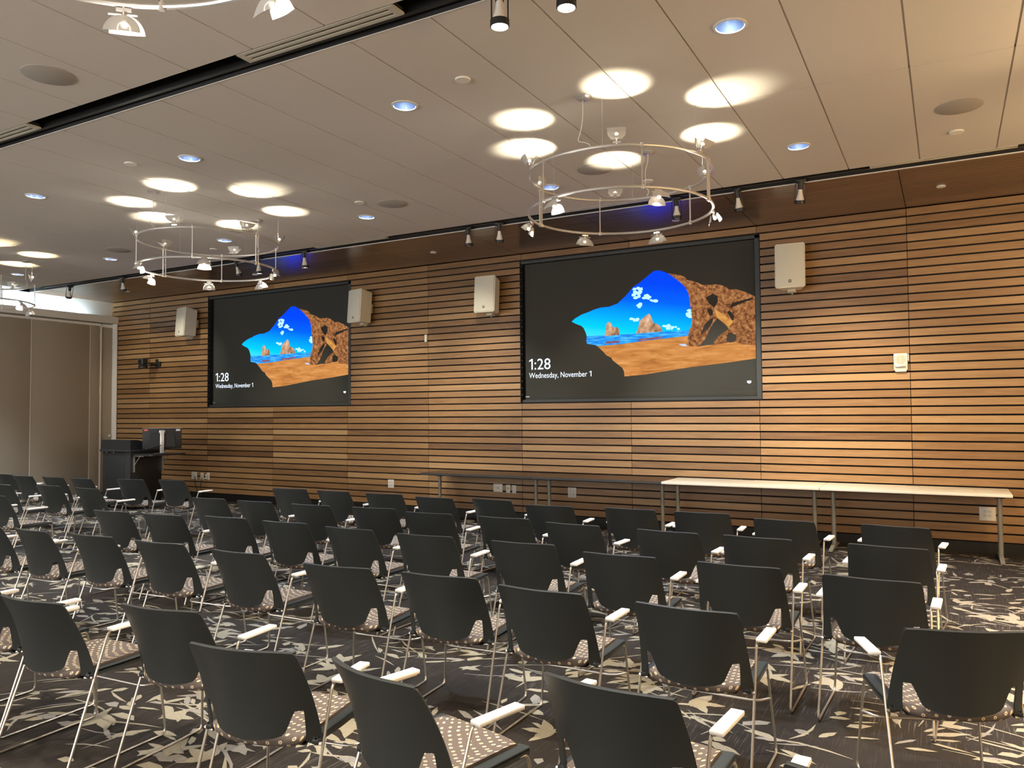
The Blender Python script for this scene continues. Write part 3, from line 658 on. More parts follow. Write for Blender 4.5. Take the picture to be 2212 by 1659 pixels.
def build_screen(dx, label):
    """the right-hand screen's measurements, shifted by dx for the left one"""
    cx, cz = (SX0 + SX1) / 2 + dx, (OZ0 + OZ1) / 2
    root = empty('projection_screen', (cx, YW + .06, cz))
    def X(x): return x - (SX0 + SX1) / 2
    def Z(z): return z - cz
    e0 = (OPEN[0][0] if dx else SX0) - cx; e1 = (OPEN[0][1] if dx else SX1) - cx; zt, zb = OZ1 - cz, OZ0 - cz
    # recess: back, cheeks, head and sill
    m = MB(); m.box(e0, e1, .06, .08, zb, zt); m.box(e0, e0 + .012, -.059, .07, zb, zt, 0); m.box(e1 - .012, e1, -.059, .07, zb, zt, 0)
    m.box(e0, e1, -.055, .07, zt - .012, zt); m.box(e0, e1, -.055, .07, zb, zb + .012)
    m.build('recess', M['screenback'], root)
    m = MB(); m.box(e1 - .072, e1 - .013, -.045, .02, zb + .012, zt - .012); m.box(e0 + .013, e1 - .013, -.045, .02, zt - .055, zt - .013); m.box(e0 + .013, e1 - .013, -.02, .03, zb + .013, zb + .05)
    for k in range(20): m.box(e0 + .013, e0 + .03, -.04, -.03, zt - .09 - k * PITCH, zt - .075 - k * PITCH)
    m.build('frame', M['screenframe'], root)
    f0, f1 = X(-5.715), X(-2.206); fz1, fz0 = zt - .062, Z(1.945)
    m = MB(); m.box(f0, f1, .0, .004, fz0, fz1); m.build('screen_fabric', M['screenfab'], root)
    m = MB(); m.rbox(f0, f1, -.012, .012, Z(1.868), fz0 + .001, .004); m.build('hem_bar', M['screenfab'], root)
    m = MB(); m.box(X(-5.712), X(-5.648), -.014, -.012, Z(1.908), Z(1.919)); m.build('maker_plate', M['silver'], root)
    # the picture: flat, on the fabric
    m = MB()
    def P(k, mi, d):
        m.poly([(X(x), -d, Z(z)) for x, z in PIC[k]], mi)
    P('sky', 0, .0010)
    cr = random.Random(5)
    for k in ('cloud1', 'cloud2', 'cloud3', 'cloud4', 'cloud5', 'cloud6'):
        ps = PIC[k]; mx = sum(p[0] for p in ps) / len(ps); mz = sum(p[1] for p in ps) / len(ps)
        for j in range(16):      # ragged puffs
            p = ps[j % len(ps)]; q = .30 + .55 * cr.random(); x, z = mx + (p[0] - mx) * q, mz + (p[1] - mz) * q; rr = cr.uniform(.010, .030)
            m.poly([(X(x + rr * 1.3 * math.cos(a) * cr.uniform(.7, 1.2)), -.0014 - .00003 * j, Z(z + rr * .8 * math.sin(a))) for a in [k2 * PI / 5 for k2 in range(10)]], 1)
    P('sea', 2, .0018)
    for k in ('refl1', 'refl2'): P(k, 3, .0022)
    P('sand', 4, .0024)
    for k in ('stack1', 'stack2'): P(k, 5, .0030)
    P('rock', 6, .0030); P('glow', 7, .0034); P('puddle', 8, .0034)
    for k in range(1, 7): P('shade%d' % k, 9, .0036)
    pic = m.build('picture', PICM, root, fix=False)
    # clock and date
    def text(s, name, x0, x1, z0, z1, d, one=None):
        cu = bpy.data.curves.new(name, 'FONT'); cu.body = s; cu.size = 1; cu.resolution_u = 4; cu.extrude = 0
        t = bpy.data.objects.new(name, cu); COL.objects.link(t)
        dg = bpy.context.evaluated_depsgraph_get(); me = bpy.data.meshes.new_from_object(t.evaluated_get(dg)); bpy.data.objects.remove(t)
        me.name = name; xs = [v.co.x for v in me.vertices]; ys = [v.co.y for v in me.vertices if True]
        lo, hi = min(xs), max(xs); top = max(ys)
        for v in me.vertices:
            x, y = v.co.x, v.co.y
            v.co = (X(x0 + (x - lo) / (hi - lo) * (x1 - x0)), -d, Z(z0 + y / top * (z1 - z0)))
        if one:      # the numeral one, with its flag
            b = bmesh.new(); b.from_mesh(me); w1 = one[1] - one[0]
            q = [(0, .72), (0, .84), (.62, 1.), (1., 1.), (1., 0), (.62, 0), (.62, .84)]
            vv = [b.verts.new((X(one[0] + w1 * px), -d, Z(z0 + pz * (z1 - z0)))) for px, pz in q]
            for tr in tessellate_polygon([[Vector((px, pz, 0)) for px, pz in q]]): b.faces.new([vv[i] for i in tr])
            b.to_mesh(me); b.free()
        me.materials.clear(); me.materials.append(M['screentext'])
        o = bpy.data.objects.new(name, me); COL.objects.link(o); o.parent = root; return o
    text(':28', 'clock_text', -5.562, -5.288, 2.332, 2.497, .0012, (-5.655, -5.592))
    text('Wednesday, November', 'date_text', -5.657, -4.680, 2.200, 2.281, .0012, (-4.645, -4.612))
    m = MB(); q = [(-2.352, 2.074), (-2.296, 2.076), (-2.296, 2.05), (-2.312, 2.038), (-2.332, 2.038), (-2.35, 2.052)]
    m.poly([(X(x), -.0012, Z(z)) for x, z in q]); m.poly([(X(x), -.0014, Z(z)) for x, z in ((-2.328, 2.064), (-2.31, 2.064), (-2.31, 2.056), (-2.328, 2.056))], 1)
    m.build('status_icon', [M['screentext'], M['iconblue']], root, fix=False)
    return tag(root, label, 'screen', 'projected wall screens')
SCR = 1.12
PICM = [sky_mat(-.30, .62), emit('screen_cloud', (.5, .9, 1.), SCR), noisy_emit('screen_sea', [(.35, (.01, .12, .62)), (.5, (.02, .33, .95)), (.62, (.10, .55, 1.)), (.75, (.7, .9, 1.))], 5, SCR, (1, 1, 9)),
        noisy_emit('screen_wet', [(.35, (.10, .04, .12)), (.6, (.35, .16, .2))], 8, SCR, (1, 1, 5)),
        noisy_emit('screen_sand', [(.3, (.42, .15, .035)), (.5, (.72, .29, .075)), (.72, (.93, .46, .16))], 2.2, SCR * .85, (1, 1, 7), 6, .6),
        noisy_emit('screen_stack', [(.36, (.10, .045, .03)), (.5, (.50, .27, .15)), (.68, (.80, .55, .36))], 7, SCR, (1, 1, .7)),
        noisy_emit('screen_rock', [(.34, (.035, .018, .014)), (.46, (.28, .10, .035)), (.6, (.55, .25, .09)), (.74, (.80, .50, .30))], 17, SCR * .85, (1, 1, 1), 9, .3),
        noisy_emit('screen_rock_lit', [(.35, (.45, .17, .04)), (.6, (.80, .38, .09))], 7, SCR * .9), emit('screen_puddle', (.45, .62, 1.), SCR),
        plain('screen_shade', (.030, .028, .024), .85)]
M['screentext'] = emit('screen_text', (.78, .88, 1.), 1.5); M['iconblue'] = emit('screen_icon_blue', (.02, .08, .5), 1.)
build_screen(0, 'large wall screen right of centre, with clock and beach picture')
build_screen(-7.045, 'large wall screen on the left, partly behind a loudspeaker')

# ================================================================== WALL LOUDSPEAKERS
def make_speaker():
    root = empty('wall_loudspeaker', (0, 0, 0))
    # trapezoid cabinet, front towards -y, wider in front
    w, d, h = .185, .29, .285
    m = MB(); b = bmesh.new()
    vs = [b.verts.new(p) for p in [(-w, 0, -h), (w, 0, -h), (w * .62, d, -h + .02), (-w * .62, d, -h + .02), (-w, 0, h), (w, 0, h), (w * .62, d, h - .02), (-w * .62, d, h - .02)]]
    for f in [(0, 3, 2, 1), (4, 5, 6, 7), (0, 1, 5, 4), (1, 2, 6, 5), (2, 3, 7, 6), (3, 0, 4, 7)]: b.faces.new([vs[i] for i in f])
    bmesh.ops.bevel(b, geom=b.edges[:], offset=.014, segments=3, affect='EDGES'); m.addbm(b); m.build('cabinet', M['speaker'], root)
    m = MB(); m.rbox(-w + .018, w - .018, -.006, .004, -h + .022, h - .022, .003); m.build('front_grille', M['spkgrille'], root)
    m = MB(); m.box(-.017, .017, -.0085, -.006, -.222, -.188); m.box(-.010, .010, -.0095, -.0085, -.210, -.198, 1); m.build('badge', [M['platedark'], M['plate']], root)
    m = MB(); m.rbox(-.05, .05, .17, .27, -h - .022, -h + .012, .004); m.tube([(0, .22, -h - .01), (0, .26, -h - .03)], .012, 8); m.box(-.045, .045, .27, .36, -.08, .08); m.build('bracket', M['vent'], root)
    return root
sp0 = make_speaker()
# centres of the front faces: x, y, z, turn, nod, label
SPK = [(-1.705, YW - .36, 3.505, 4, -4, 'white wall loudspeaker right of the right screen'), (-6.21, YW - .36, 3.505, 2, -4, 'white wall loudspeaker just left of the right screen'),
       (-8.80, YW - .36, 3.510, -14, -4, 'white wall loudspeaker overlapping the right edge of the left screen'), (-13.24, YW - .36, 3.520, -12, -4, 'white wall loudspeaker left of the left screen')]
for k, (x, y, z, rz, rx, l) in enumerate(SPK):
    o = sp0 if k == 0 else copy_tree(sp0); o.location = (x, y, z); o.rotation_euler = (R(rx), 0, R(rz)); tag(o, l, 'loudspeaker', 'white wall loudspeakers')

# ================================================================== WALL PLATES AND DEVICES
def plate(x, z, w, h, kind, label, group='wall outlets'):
    root = empty('wall_outlet', (x, YW, z))
    m = MB(); m.rbox(-w / 2, w / 2, -.007, .0005, -h / 2, h / 2, .0025); m.build('cover_plate', M['plate'], root)
    m = MB(); cols = {'quad': (-.024, .024), 'duplex': (0,), 'duplexw': (-.024, .024)}.get(kind, ())
    for cx in cols:
        for cz in (-.023, .023):
            for sx in (-.006, .006): m.box(cx + sx - .0016, cx + sx + .0016, -.0085, -.0068, cz + .001, cz + .011)
            m.lathe([(.0035, 0), (.0035, .0015)], 8, 0, Matrix.Translation((cx, -.0069, cz - .008)) @ Matrix.Rotation(PI / 2, 4, 'X'))
            for ex in (-.013, .012): m.box(cx + ex, cx + ex + .0012, -.008, -.0069, cz - .014, cz + .014)
    if kind == 'blank': m.box(-.012, .012, -.009, -.0069, -.006, .006)
    if kind == 'port': m.box(-.014, .0, -.009, -.0069, .004, .018); m.box(.004, .012, -.009, -.0069, .006, .014)
    m.build('socket_face', M['platedark'], root)
    return tag(root, label, 'outlet', group)
plate(.365, .458, .165, .158, 'quad', 'four-socket outlet under the right end of the white tables')
plate(-4.917, .476, .135, .15, 'quad', 'four-socket outlet under the dark table, right of its middle legs')
plate(-6.191, .494, .165, .125, 'blank', 'wide data plate under the dark table, widest of three')
plate(-6.008, .487, .075, .125, 'port', 'narrow data plate in the middle of three under the dark table')
plate(-5.901, .484, .07, .125, 'duplex', 'narrow two-socket plate, right one of three under the dark table')
plate(-8.29, .480, .125, .140, 'quad', 'four-socket outlet left of the dark tables')
plate(-13.229, .461, .16, .150, 'blank', 'wide plate with cables right of the lectern, leftmost of three')
plate(-12.997, .450, .09, .145, 'port', 'narrow plate with a cable right of the lectern, middle of three')
plate(-12.822, .456, .08, .145, 'duplex', 'narrow plate with plugs right of the lectern, rightmost of three')
m = MB(); m.rbox(-13.76, -13.66, YW - .012, YW + .0, 1.02, 1.17, .003); m.box(-13.72, -13.70, YW - .015, YW - .011, 1.08, 1.12)
tag(m.build('wall_plate', M['greyleg']), 'grey wall plate on the slats just right of the monitor', 'wall plate')
def cable(name, pts, rad, label, cat='cable'):
    m = MB(); m.tube(fillet(pts, .08, 5), rad, 6); return tag(m.build(name, M['cable']), label, cat, 'lectern cables')
cable('power_cable', [(-13.20, YW - .012, .44), (-13.15, YW - .06, .30), (-13.06, YW - .05, .18), (-13.12, YW - .08, .02), (-13.18, YW - .2, .008), (-13.06, YW - .35, .008)], .007, 'black cable hanging from the widest plate right of the lectern')
cable('power_cable', [(-12.99, YW - .012, .43), (-12.98, YW - .06, .27), (-12.94, YW - .05, .16), (-12.92, YW - .12, .02), (-12.84, YW - .25, .008)], .007, 'black cable hanging from the middle plate right of the lectern')
m = MB(); m.rbox(-.022, .022, -.045, 0, -.022, .022, .005); o = m.build('plug', M['white']); o.location = (-12.83, YW - .007, .475); tag(o, 'white plug in the rightmost plate right of the lectern', 'plug', 'plugs by the lectern')
m = MB(); m.rbox(-.03, .03, -.055, 0, -.014, .014, .005); o = m.build('plug', M['white']); o.location = (-12.84, YW - .007, .425); tag(o, 'white lower plug hanging below the rightmost plate by the lectern', 'plug', 'plugs by the lectern')
# little white switch on the middle joint
m = MB(); m.rbox(-.022, .022, -.022, 0, -.062, .062, .006); o = m.build('wall_switch', M['white']); o.location = (-7.556, YW, 2.915); tag(o, 'small white switch box on the slats between the screens', 'switch')
# alarm sounder
root = empty('alarm_sounder', (-.495, YW, 2.245)); W, H = .076, .112
m = MB(); m.rbox(-W, W, -.035, 0, -H + .02, H, .006); m.prism([(-W + .004, -H + .03), (W - .004, -H + .03), (W * .75, -H), (-W * .75, -H)], 1, -.034, -.001); m.build('housing', M['plate'], root)
m = MB(); m.lathe([(.056, 0), (.054, .003), (.0, .004)], 28, 0, Matrix.Translation((0, -.0345, .036)) @ Matrix.Rotation(PI / 2, 4, 'X')); m.box(-.003, .003, -.0395, -.036, -.008, .086, 1); m.build('grille_disc', [M['vent'], M['plate']], root)
m = MB(); m.rbox(-.058, .058, -.05, -.03, -.062, -.026, .008); m.build('strobe_lens', M['silver'], root)
m = MB(); m.box(W + .001, W + .016, -.02, 0, .02, H - .01); m.build('side_tab', M['iconpanel'] if 'iconpanel' in M else M['silver'], root)
tag(root, 'white alarm sounder with round grille on the slats at right', 'alarm')
# camera on its bracket
root = empty('wall_camera', (-14.40, YW, 2.74))
m = MB(); m.rbox(-.03, .03, -.03, 0, -.10, .10, .006); m.tube([(0, -.02, -.02), (0, -.16, -.02), (-.10, -.20, -.03)], .022, 8); m.build('bracket', M['black'], root)
m = MB(); m.lathe([(.085, -.10), (.09, -.06), (.07, -.03), (0, -.03)], 20, 0, Matrix.Translation((-.13, -.24, 0))); m.build('base', M['black'], root)
m = MB(); m.rbox(-.215, -.06, -.31, -.17, -.035, .11, .03, 0, None, 3); h = m.build('camera_head', M['lecternedge'], root)
m = MB(); m.lathe([(.034, 0), (.036, .02), (.022, .022), (0, .012)], 18, 0, Matrix.Translation((-.14, -.305, .045)) @ Matrix.Rotation(PI / 2, 4, 'X')); m.build('lens', M['black'], h)
m = MB(); m.rbox(.06, .13, -.05, 0, -.06, .05, .02); m.build('junction_box', M['black'], root)
tag(root, 'black conference camera on a wall bracket left of the left screen', 'camera')

# ================================================================== FOLDING TABLES
def make_table(top_mat, edge_mat, L):
    root = empty('training_table', (0, 0, 0)); D = .375; T = .757
    m = MB()
    if top_mat is M['tabdark']:
        m.add([(-L, -D, T), (L, -D, T), (L, D, T), (-L, D, T)], [(0, 1, 2, 3)], 0, (.45, .3, .6)); m.add([(-L, -D, T - .03), (-L, D, T - .03), (L, D, T - .03), (L, -D, T - .03)], [(0, 1, 2, 3)], 1, (.45, .3, .6))
        for q in ([(-L, -D), (L, -D)], [(L, -D), (L, D)], [(L, D), (-L, D)], [(-L, D), (-L, -D)]):
            (x0, y0), (x1, y1) = q; m.add([(x0, y0, T - .03), (x1, y1, T - .03), (x1, y1, T), (x0, y0, T)], [(0, 1, 2, 3)], 1, (.45, .3, .6))
        m.build('table_top', [top_mat, edge_mat], root)
    else:
        m.rbox(-L, L, -D, D, T - .032, T, .004); m.build('table_top', top_mat, root)
    for s in (-1, 1):
        x = s * (L - .105)
        m = MB(); m.lathe([(.026, .05), (.026, T - .032)], 16, 0, Matrix.Translation((x, 0, 0)))
        b = bmesh.new(); bmesh.ops.create_cube(b, size=1)
        for v in b.verts: v.co = (v.co.x * .062, v.co.y * .72, .035 + v.co.z * .05)
        for v in b.verts:
            if v.co.z > .04 and abs(v.co.y) > .1: v.co.z = .03
            if abs(v.co.y) > .1: v.co.x *= .7
        bmesh.ops.subdivide_edges(b, edges=[e for e in b.edges if abs(e.verts[0].co.y - e.verts[1].co.y) > .3], cuts=3)
        for v in b.verts:
            if v.co.z > .02: v.co.z = .024 + .042 * max(0, 1 - abs(v.co.y) / .34)
        m.addbm(b, 0, Matrix.Translation((x, 0, 0)), False); lg = m.build('leg', M['greyleg'], root)
        m = MB(); m.box(x - .05, x + .05, -.05, .05, T - .075, T - .032); m.build('hinge', M['black'], lg)
        for sy in (-.33, .33):
            m = MB(); m.lathe([(.018, 0), (.018, .012)], 10, 0, Matrix.Translation((x, sy, 0))); m.build('glide', M['black'], lg)
    m = MB(); m.box(-.075, .075, D - .085, D - .035, T, T + .004); m.build('cable_grommet', M['platedark'] if top_mat is M['tabdark'] else M['greyleg'], root)
    return root
TY = 10.245
td = make_table(M['tabdark'], M['tabedge'], .957)
tables = [(td, -6.17, 'dark walnut folding table with black edge, left one of two'), (copy_tree(td), -4.25, 'dark walnut folding table with black edge, beside the white tables')]
tw = make_table(M['tabwhite'], M['tabwhite'], .965)
tables += [(tw, -2.325, 'white folding table touching the dark table'), (copy_tree(tw), -.39, 'white folding table at the right end, paper lying on it')]
for o, x, l in tables: o.location = (x, TY, 0); tag(o, l, 'table', 'folding tables along the slat wall')
# paper sign left on the white table
root = empty('paper_sign', (.24, TY + .02, .7575))
m = MB(); m.box(-.20, .20, -.075, .075, 0, .0012); m.build('sheet', M['paper'], root)
m = MB(); m.prism([(-.02, -.03), (.02, -.03), (0, .02)], 2, .0012, .0016); m.build('red_mark', M['red'], root)
tag(root, 'paper sheet with a small red mark on the rightmost white table', 'paper')

# ================================================================== LECTERN, MONITOR
lx1, lx0, ly0, ly1 = -12.65, -13.50, 8.83, 9.49
root = empty('lectern', ((lx0 + lx1) / 2, (ly0 + ly1) / 2, 0)); ox, oy = root.location.x, root.location.y
a, b_, c, d = lx0 - ox, lx1 - ox, ly0 - oy, ly1 - oy
m = MB(); m.rbox(a + .02, b_ - .02, c + .02, d - .02, .09, 1.02, .004); m.build('body', M['lectern'], root)
m = MB(); m.rbox(a + .05, b_ - .17, c + .008, c + .022, .12, .995, .002); dr = m.build('door', M['lectern'], root)
m = MB(); m.lathe([(.014, 0), (.014, .008)], 12, 0, Matrix.Translation((a + .16, c + .008, .52)) @ Matrix.Rotation(PI / 2, 4, 'X')); m.box(a + .15, a + .17, c + .002, c + .009, .54, .575); m.build('lock', M['lecternedge'], dr)
for x in (a + .16, a + .36):
    m = MB(); m.lathe([(.012, 0), (.012, .01)], 10, 0, Matrix.Translation((x, c + .012, 1.005)) @ Matrix.Rotation(PI / 2, 4, 'X')); m.build('hinge_pin', M['silver'], dr)
m = MB(); m.rbox(b_ - .16, b_ - .015, c + .002, c + .03, .09, 1.02, .004); m.build('corner_post', M['lecternedge'], root)
m = MB(); m.rbox(a - .02, b_ + .02, c - .02, d + .03, 1.02, 1.058, .006); m.build('top', M['lecternedge'], root)
m = MB(); m.prism([(c - .005, 1.058), (c - .005, 1.232), (c + .13, 1.232), (c + .30, 1.19), (c + .48, 1.10), (c + .50, 1.058)], 0, a, b_ - .005); m.build('hood', M['lectern'], root)
for x in (a + .09, b_ - .09):
    for y in (c + .09, d - .09):
        m = MB(); m.lathe([(.036, -.012), (.040, -.008), (.040, .008), (.036, .012)], 16, 0, Matrix.Translation((x, y, .041)) @ Matrix.Rotation(PI / 2, 4, 'Y')); m.box(x - .02, x + .02, y - .02, y + .02, .06, .09); m.build('caster', M['black'], root)
m = MB(); sh = [(b_ - .02, c + .04)] + [(b_ + .50 - .06 + .06 * math.sin(t), c + .04 + .10 - .10 * math.cos(t)) for t in [k * PI / 12 for k in range(7)]] + [(b_ + .53, d + .06), (b_ - .02, d + .06)]
m.prism(sh, 2, .955, .985); shf = m.build('side_shelf', M['lecternedge'], root)
for y in (c + .06, d - .02):
    m = MB(); m.box(b_ - .02, b_ + .26, y, y + .02, .94, .955); m.box(b_ - .015, b_ + .01, y, y + .02, .66, .955); m.tube([(b_, y + .01, .78), (b_ + .16, y + .01, .945)], .009, 6); m.build('shelf_bracket', M['silver'], shf)
tag(root, 'black rolling lectern cabinet with a sloped hood and side shelf', 'lectern')
# monitor: back towards the seats
mon = empty('monitor', (-12.30, 9.20, .9855)); mon.rotation_euler = (0, 0, R(52))
m = MB(); m.rbox(-.32, .32, -.012, .02, .085, .452, .006); m.prism([(-.22, .12), (.22, .12), (.19, .38), (-.19, .38)], 1, -.03, -.012); m.build('back_shell', M['lectern'], mon)
m = MB(); m.box(-.322, .322, -.010, .022, .449, .455); m.build('bezel', M['silver'], mon)
m = MB(); m.box(-.31, .31, .0201, .0215, .098, .44); m.build('display', M['black'], mon)
m = MB(); m.rbox(-.034, .034, -.075, -.045, .0, .41, .008); m.rbox(-.05, .05, -.06, -.02, .36, .42, .008); st = m.build('stand_column', M['silver'], mon)
m = MB(); m.rbox(-.13, .13, -.16, .06, 0, .014, .005); m.build('stand_base', M['lecternedge'], st)
m = MB(); m.rbox(-.295, -.235, -.0145, -.0115, .405, .435, .001); m.build('sticker', M['red'], mon)['label'] = 'red sticker'
m = MB(); m.rbox(.225, .295, -.0145, -.0115, .400, .434, .001); m.build('sticker', M['white'], mon)['label'] = 'white sticker'
m = MB(); m.tube(fillet([(-.02, -.08, .15), (-.08, -.09, .14), (-.18, -.06, .11), (-.27, -.03, .09)], .05), .009, 6); m.build('monitor_cable', M['cable'], mon)
tag(mon, 'black monitor seen from behind on a silver stand beside the lectern', 'monitor')

# ================================================================== CHAIRS
def build_chair():
    root = empty('stacking_chair', (0, 0, 0))
    # --- backrest: one moulded sheet, dished, with two side straps and a centre tongue
    def ys(x, z):
        t = (z - .43) / .363
        return .036 - .030 * t - .055 * t * t + (1.72 - .25 * t - .62 * t * t) * x * x
    b = bmesh.new(); V = {}
    def vert(x, z):
        k = (round(x, 5), round(z, 5))
        if k not in V: V[k] = b.verts.new((x, ys(x, z), z))
        return V[k]
    fr = [-1, -.925, -.852, -.746, -.6, -.4, -.2, 0, .2, .4, .6, .746, .852, .925, 1]
    zs = [.551, .60, .65, .70, .75, .775, .790, .796]
    def hw(z): return .239 + (.793 - z) / .363 * .024
    def pos(f, z):
        w = hw(z); x = f * w
        if z > .778:                    # rounded upper corners
            q = (z - .778) / .018; x = f * (w - .010 * q ** 3)
        return x, z - (.006 * abs(f) ** 6 if z > .76 else 0)
    for z0, z1 in zip(zs, zs[1:]):
        for f0, f1 in zip(fr, fr[1:]): b.faces.new([vert(*pos(f0, z0)), vert(*pos(f1, z0)), vert(*pos(f1, z1)), vert(*pos(f0, z1))])
    # centre tongue narrowing downwards, rounded at the bottom
    nf = [f for f in fr if abs(f) <= .746]; w0 = .746 * hw(.551)
    lz = [(.551, w0), (.525, .177), (.495, .164), (.472, .154), (.458, .140), (.450, .115)]
    prev = [vert(*pos(f, .551)) for f in nf]
    for z, w in lz[1:]:
        cur = []
        for f in nf:
            x = f / .746 * w; cur.append(vert(x, z - .010 * (1 - (f / .746) ** 2) * ((.551 - z) / .1)))
        for i in range(len(nf) - 1): b.faces.new([cur[i], cur[i + 1], prev[i + 1], prev[i]])
        prev = cur
    for s in (-1, 1):                   # side straps
        fs = [s * q for q in (.852, .925, 1)]; prev = [vert(*pos(f, .551)) for f in fs]
        for k in range(1, 6):
            z = .551 - .124 * k / 5; cur = []
            for q in (0, .5, 1):
                xi = .218 - .003 * k / 5; xo = hw(z); cur.append(vert(s * (xi + (xo - xi) * q), z))
            for i in range(2): b.faces.new([cur[i], cur[i + 1], prev[i + 1], prev[i]] if s > 0 else [cur[i + 1], cur[i], prev[i], prev[i + 1]])
            prev = cur
    # rolled lip along the top
    top = [vert(*pos(f, .796)) for f in fr]
    lip = [b.verts.new((v.co.x * (1 + .012), v.co.y + .016, v.co.z + .003)) for v in top]
    lip2 = [b.verts.new((v.co.x * (1 + .016), v.co.y + .026, v.co.z - .002)) for v in top]
    for i in range(len(fr) - 1):
        b.faces.new([top[i], top[i + 1], lip[i + 1], lip[i]]); b.faces.new([lip[i], lip[i + 1], lip2[i + 1], lip2[i]])
    bmesh.ops.recalc_face_normals(b, faces=b.faces[:])
    bmesh.ops.solidify(b, geom=b.faces[:], thickness=.006)
    m = MB(); m.addbm(b); bk = m.build('backrest', M['plastic'], root, 50)
    for s in (-1, 1):
        m = MB(); m.rbox(s * .238 - .020, s * .238 + .020, .128, .158, .413, .434, .004); m.build('back_bracket', M['black'], bk)
    # --- seat pad: swept cushion section with UVs running along the cloth
    ns, nu = 26, 17; b = bmesh.new(); uvl = b.loops.layers.uv.new('UVMap'); grid = []; uvs = []
    for i in range(nu):
        u = -1 + 2 * i / (nu - 1); uu = math.copysign(abs(u) ** .85, u)
        yr = .062 + .052 * u * u; yf = .548 - .030 * u ** 4
        edge = 1 - abs(u) ** 8 * .55
        zt, zb_ = .4545, .4545 - .050 * edge; rr = (zt - zb_) / 2
        sec = []
        for k in range(7): a = -PI / 2 - PI * k / 6; sec.append((yr + rr + rr * math.cos(a), (zt + zb_) / 2 + rr * math.sin(a)))
        for k in range(1, 10):
            t = k / 10; sec.append((yr + rr + (yf - rr - yr - rr) * t, zt - .010 * math.sin(PI * t) * (1 - u * u) ))
        for k in range(7): a = PI / 2 - PI * k / 6; sec.append((yf - rr + rr * math.cos(a), (zt + zb_) / 2 + rr * math.sin(a) - .004))
        row = []; l = 0; lu = []; pv = None
        for y, z in sec:
            hwid = .213 - .016 * max(0, min(1, (y - .10) / .42)); p = Vector((uu * hwid, y, z))
            if pv is not None: l += math.hypot(p.y - pv.y, p.z - pv.z)
            pv = p; row.append(b.verts.new(p)); lu.append((uu * .21, l))
        grid.append(row); uvs.append(lu)
    n2 = len(grid[0])
    for i in range(nu - 1):
        for k in range(n2):
            k2 = (k + 1) % n2; f = b.faces.new([grid[i][k], grid[i + 1][k], grid[i + 1][k2], grid[i][k2]])
            for lp, (ii, kk) in zip(f.loops, ((i, k), (i + 1, k), (i + 1, k2), (i, k2))): lp[uvl].uv = uvs[ii][kk]
    for i in (0, nu - 1): b.faces.new(grid[i])
    bmesh.ops.recalc_face_normals(b, faces=b.faces[:])
    for f in b.faces: f.smooth = True
    me = bpy.data.meshes.new('seat'); b.to_mesh(me); b.free(); me.materials.append(M['fabric']); me.set_sharp_from_angle(angle=R(60))
    o = bpy.data.objects.new('seat', me); COL.objects.link(o); o.parent = root
    # --- seat rails: flat charcoal side plates under the cushion edge
    m = MB()
    for s in (-1, 1):
        pts = [(.206, .13), (.250, .13), (.255, .30), (.246, .53), (.232, .542), (.190, .535), (.196, .30)]
        m.prism([(s * x, y) for x, y in pts], 2, .432, .4415)
        m.prism([(s * x, y) for x, y in [(.244, .13), (.250, .13), (.255, .30), (.246, .53), (.240, .53), (.249, .30)]], 2, .418, .4415)
    m.prism([(-.19, .14), (.19, .14), (.185, .52), (-.185, .52)], 2, .400, .406)
    m.build('seat_shell', M['rail'], root)
    # --- wire frame: each side one bent rod from arm to floor to seat
    for s in (-1, 1):
        path = [(s * .268, .425, .620), (s * .262, .228, .622), (s * .2735, .004, .0075), (s * .2735, .555, .0075), (s * .243, .524, .424), (s * .236, .16, .416)]
        m = MB(); m.tube(fillet(path, [0, .035, .035, .035, .035, 0], 5), .0062, 7)
        m.tube([(s * .2685, .140, .418), (s * .222, .132, .414)], .0065, 7)
        m.build('sled_leg', M['chrome'], root)
        m = MB(); m.rbox(s * .284 - .0245, s * .284 + .0245, .216, .440, .620, .6375, .005); m.build('armrest', M['armpad'], root)
    m = MB(); m.tube(fillet([(-.2555, .537, .271), (-.205, .47, .268), (.205, .47, .268), (.2555, .537, .271)], .06, 5), .0058, 7); m.build('stretcher', M['chrome'], root)
    return root
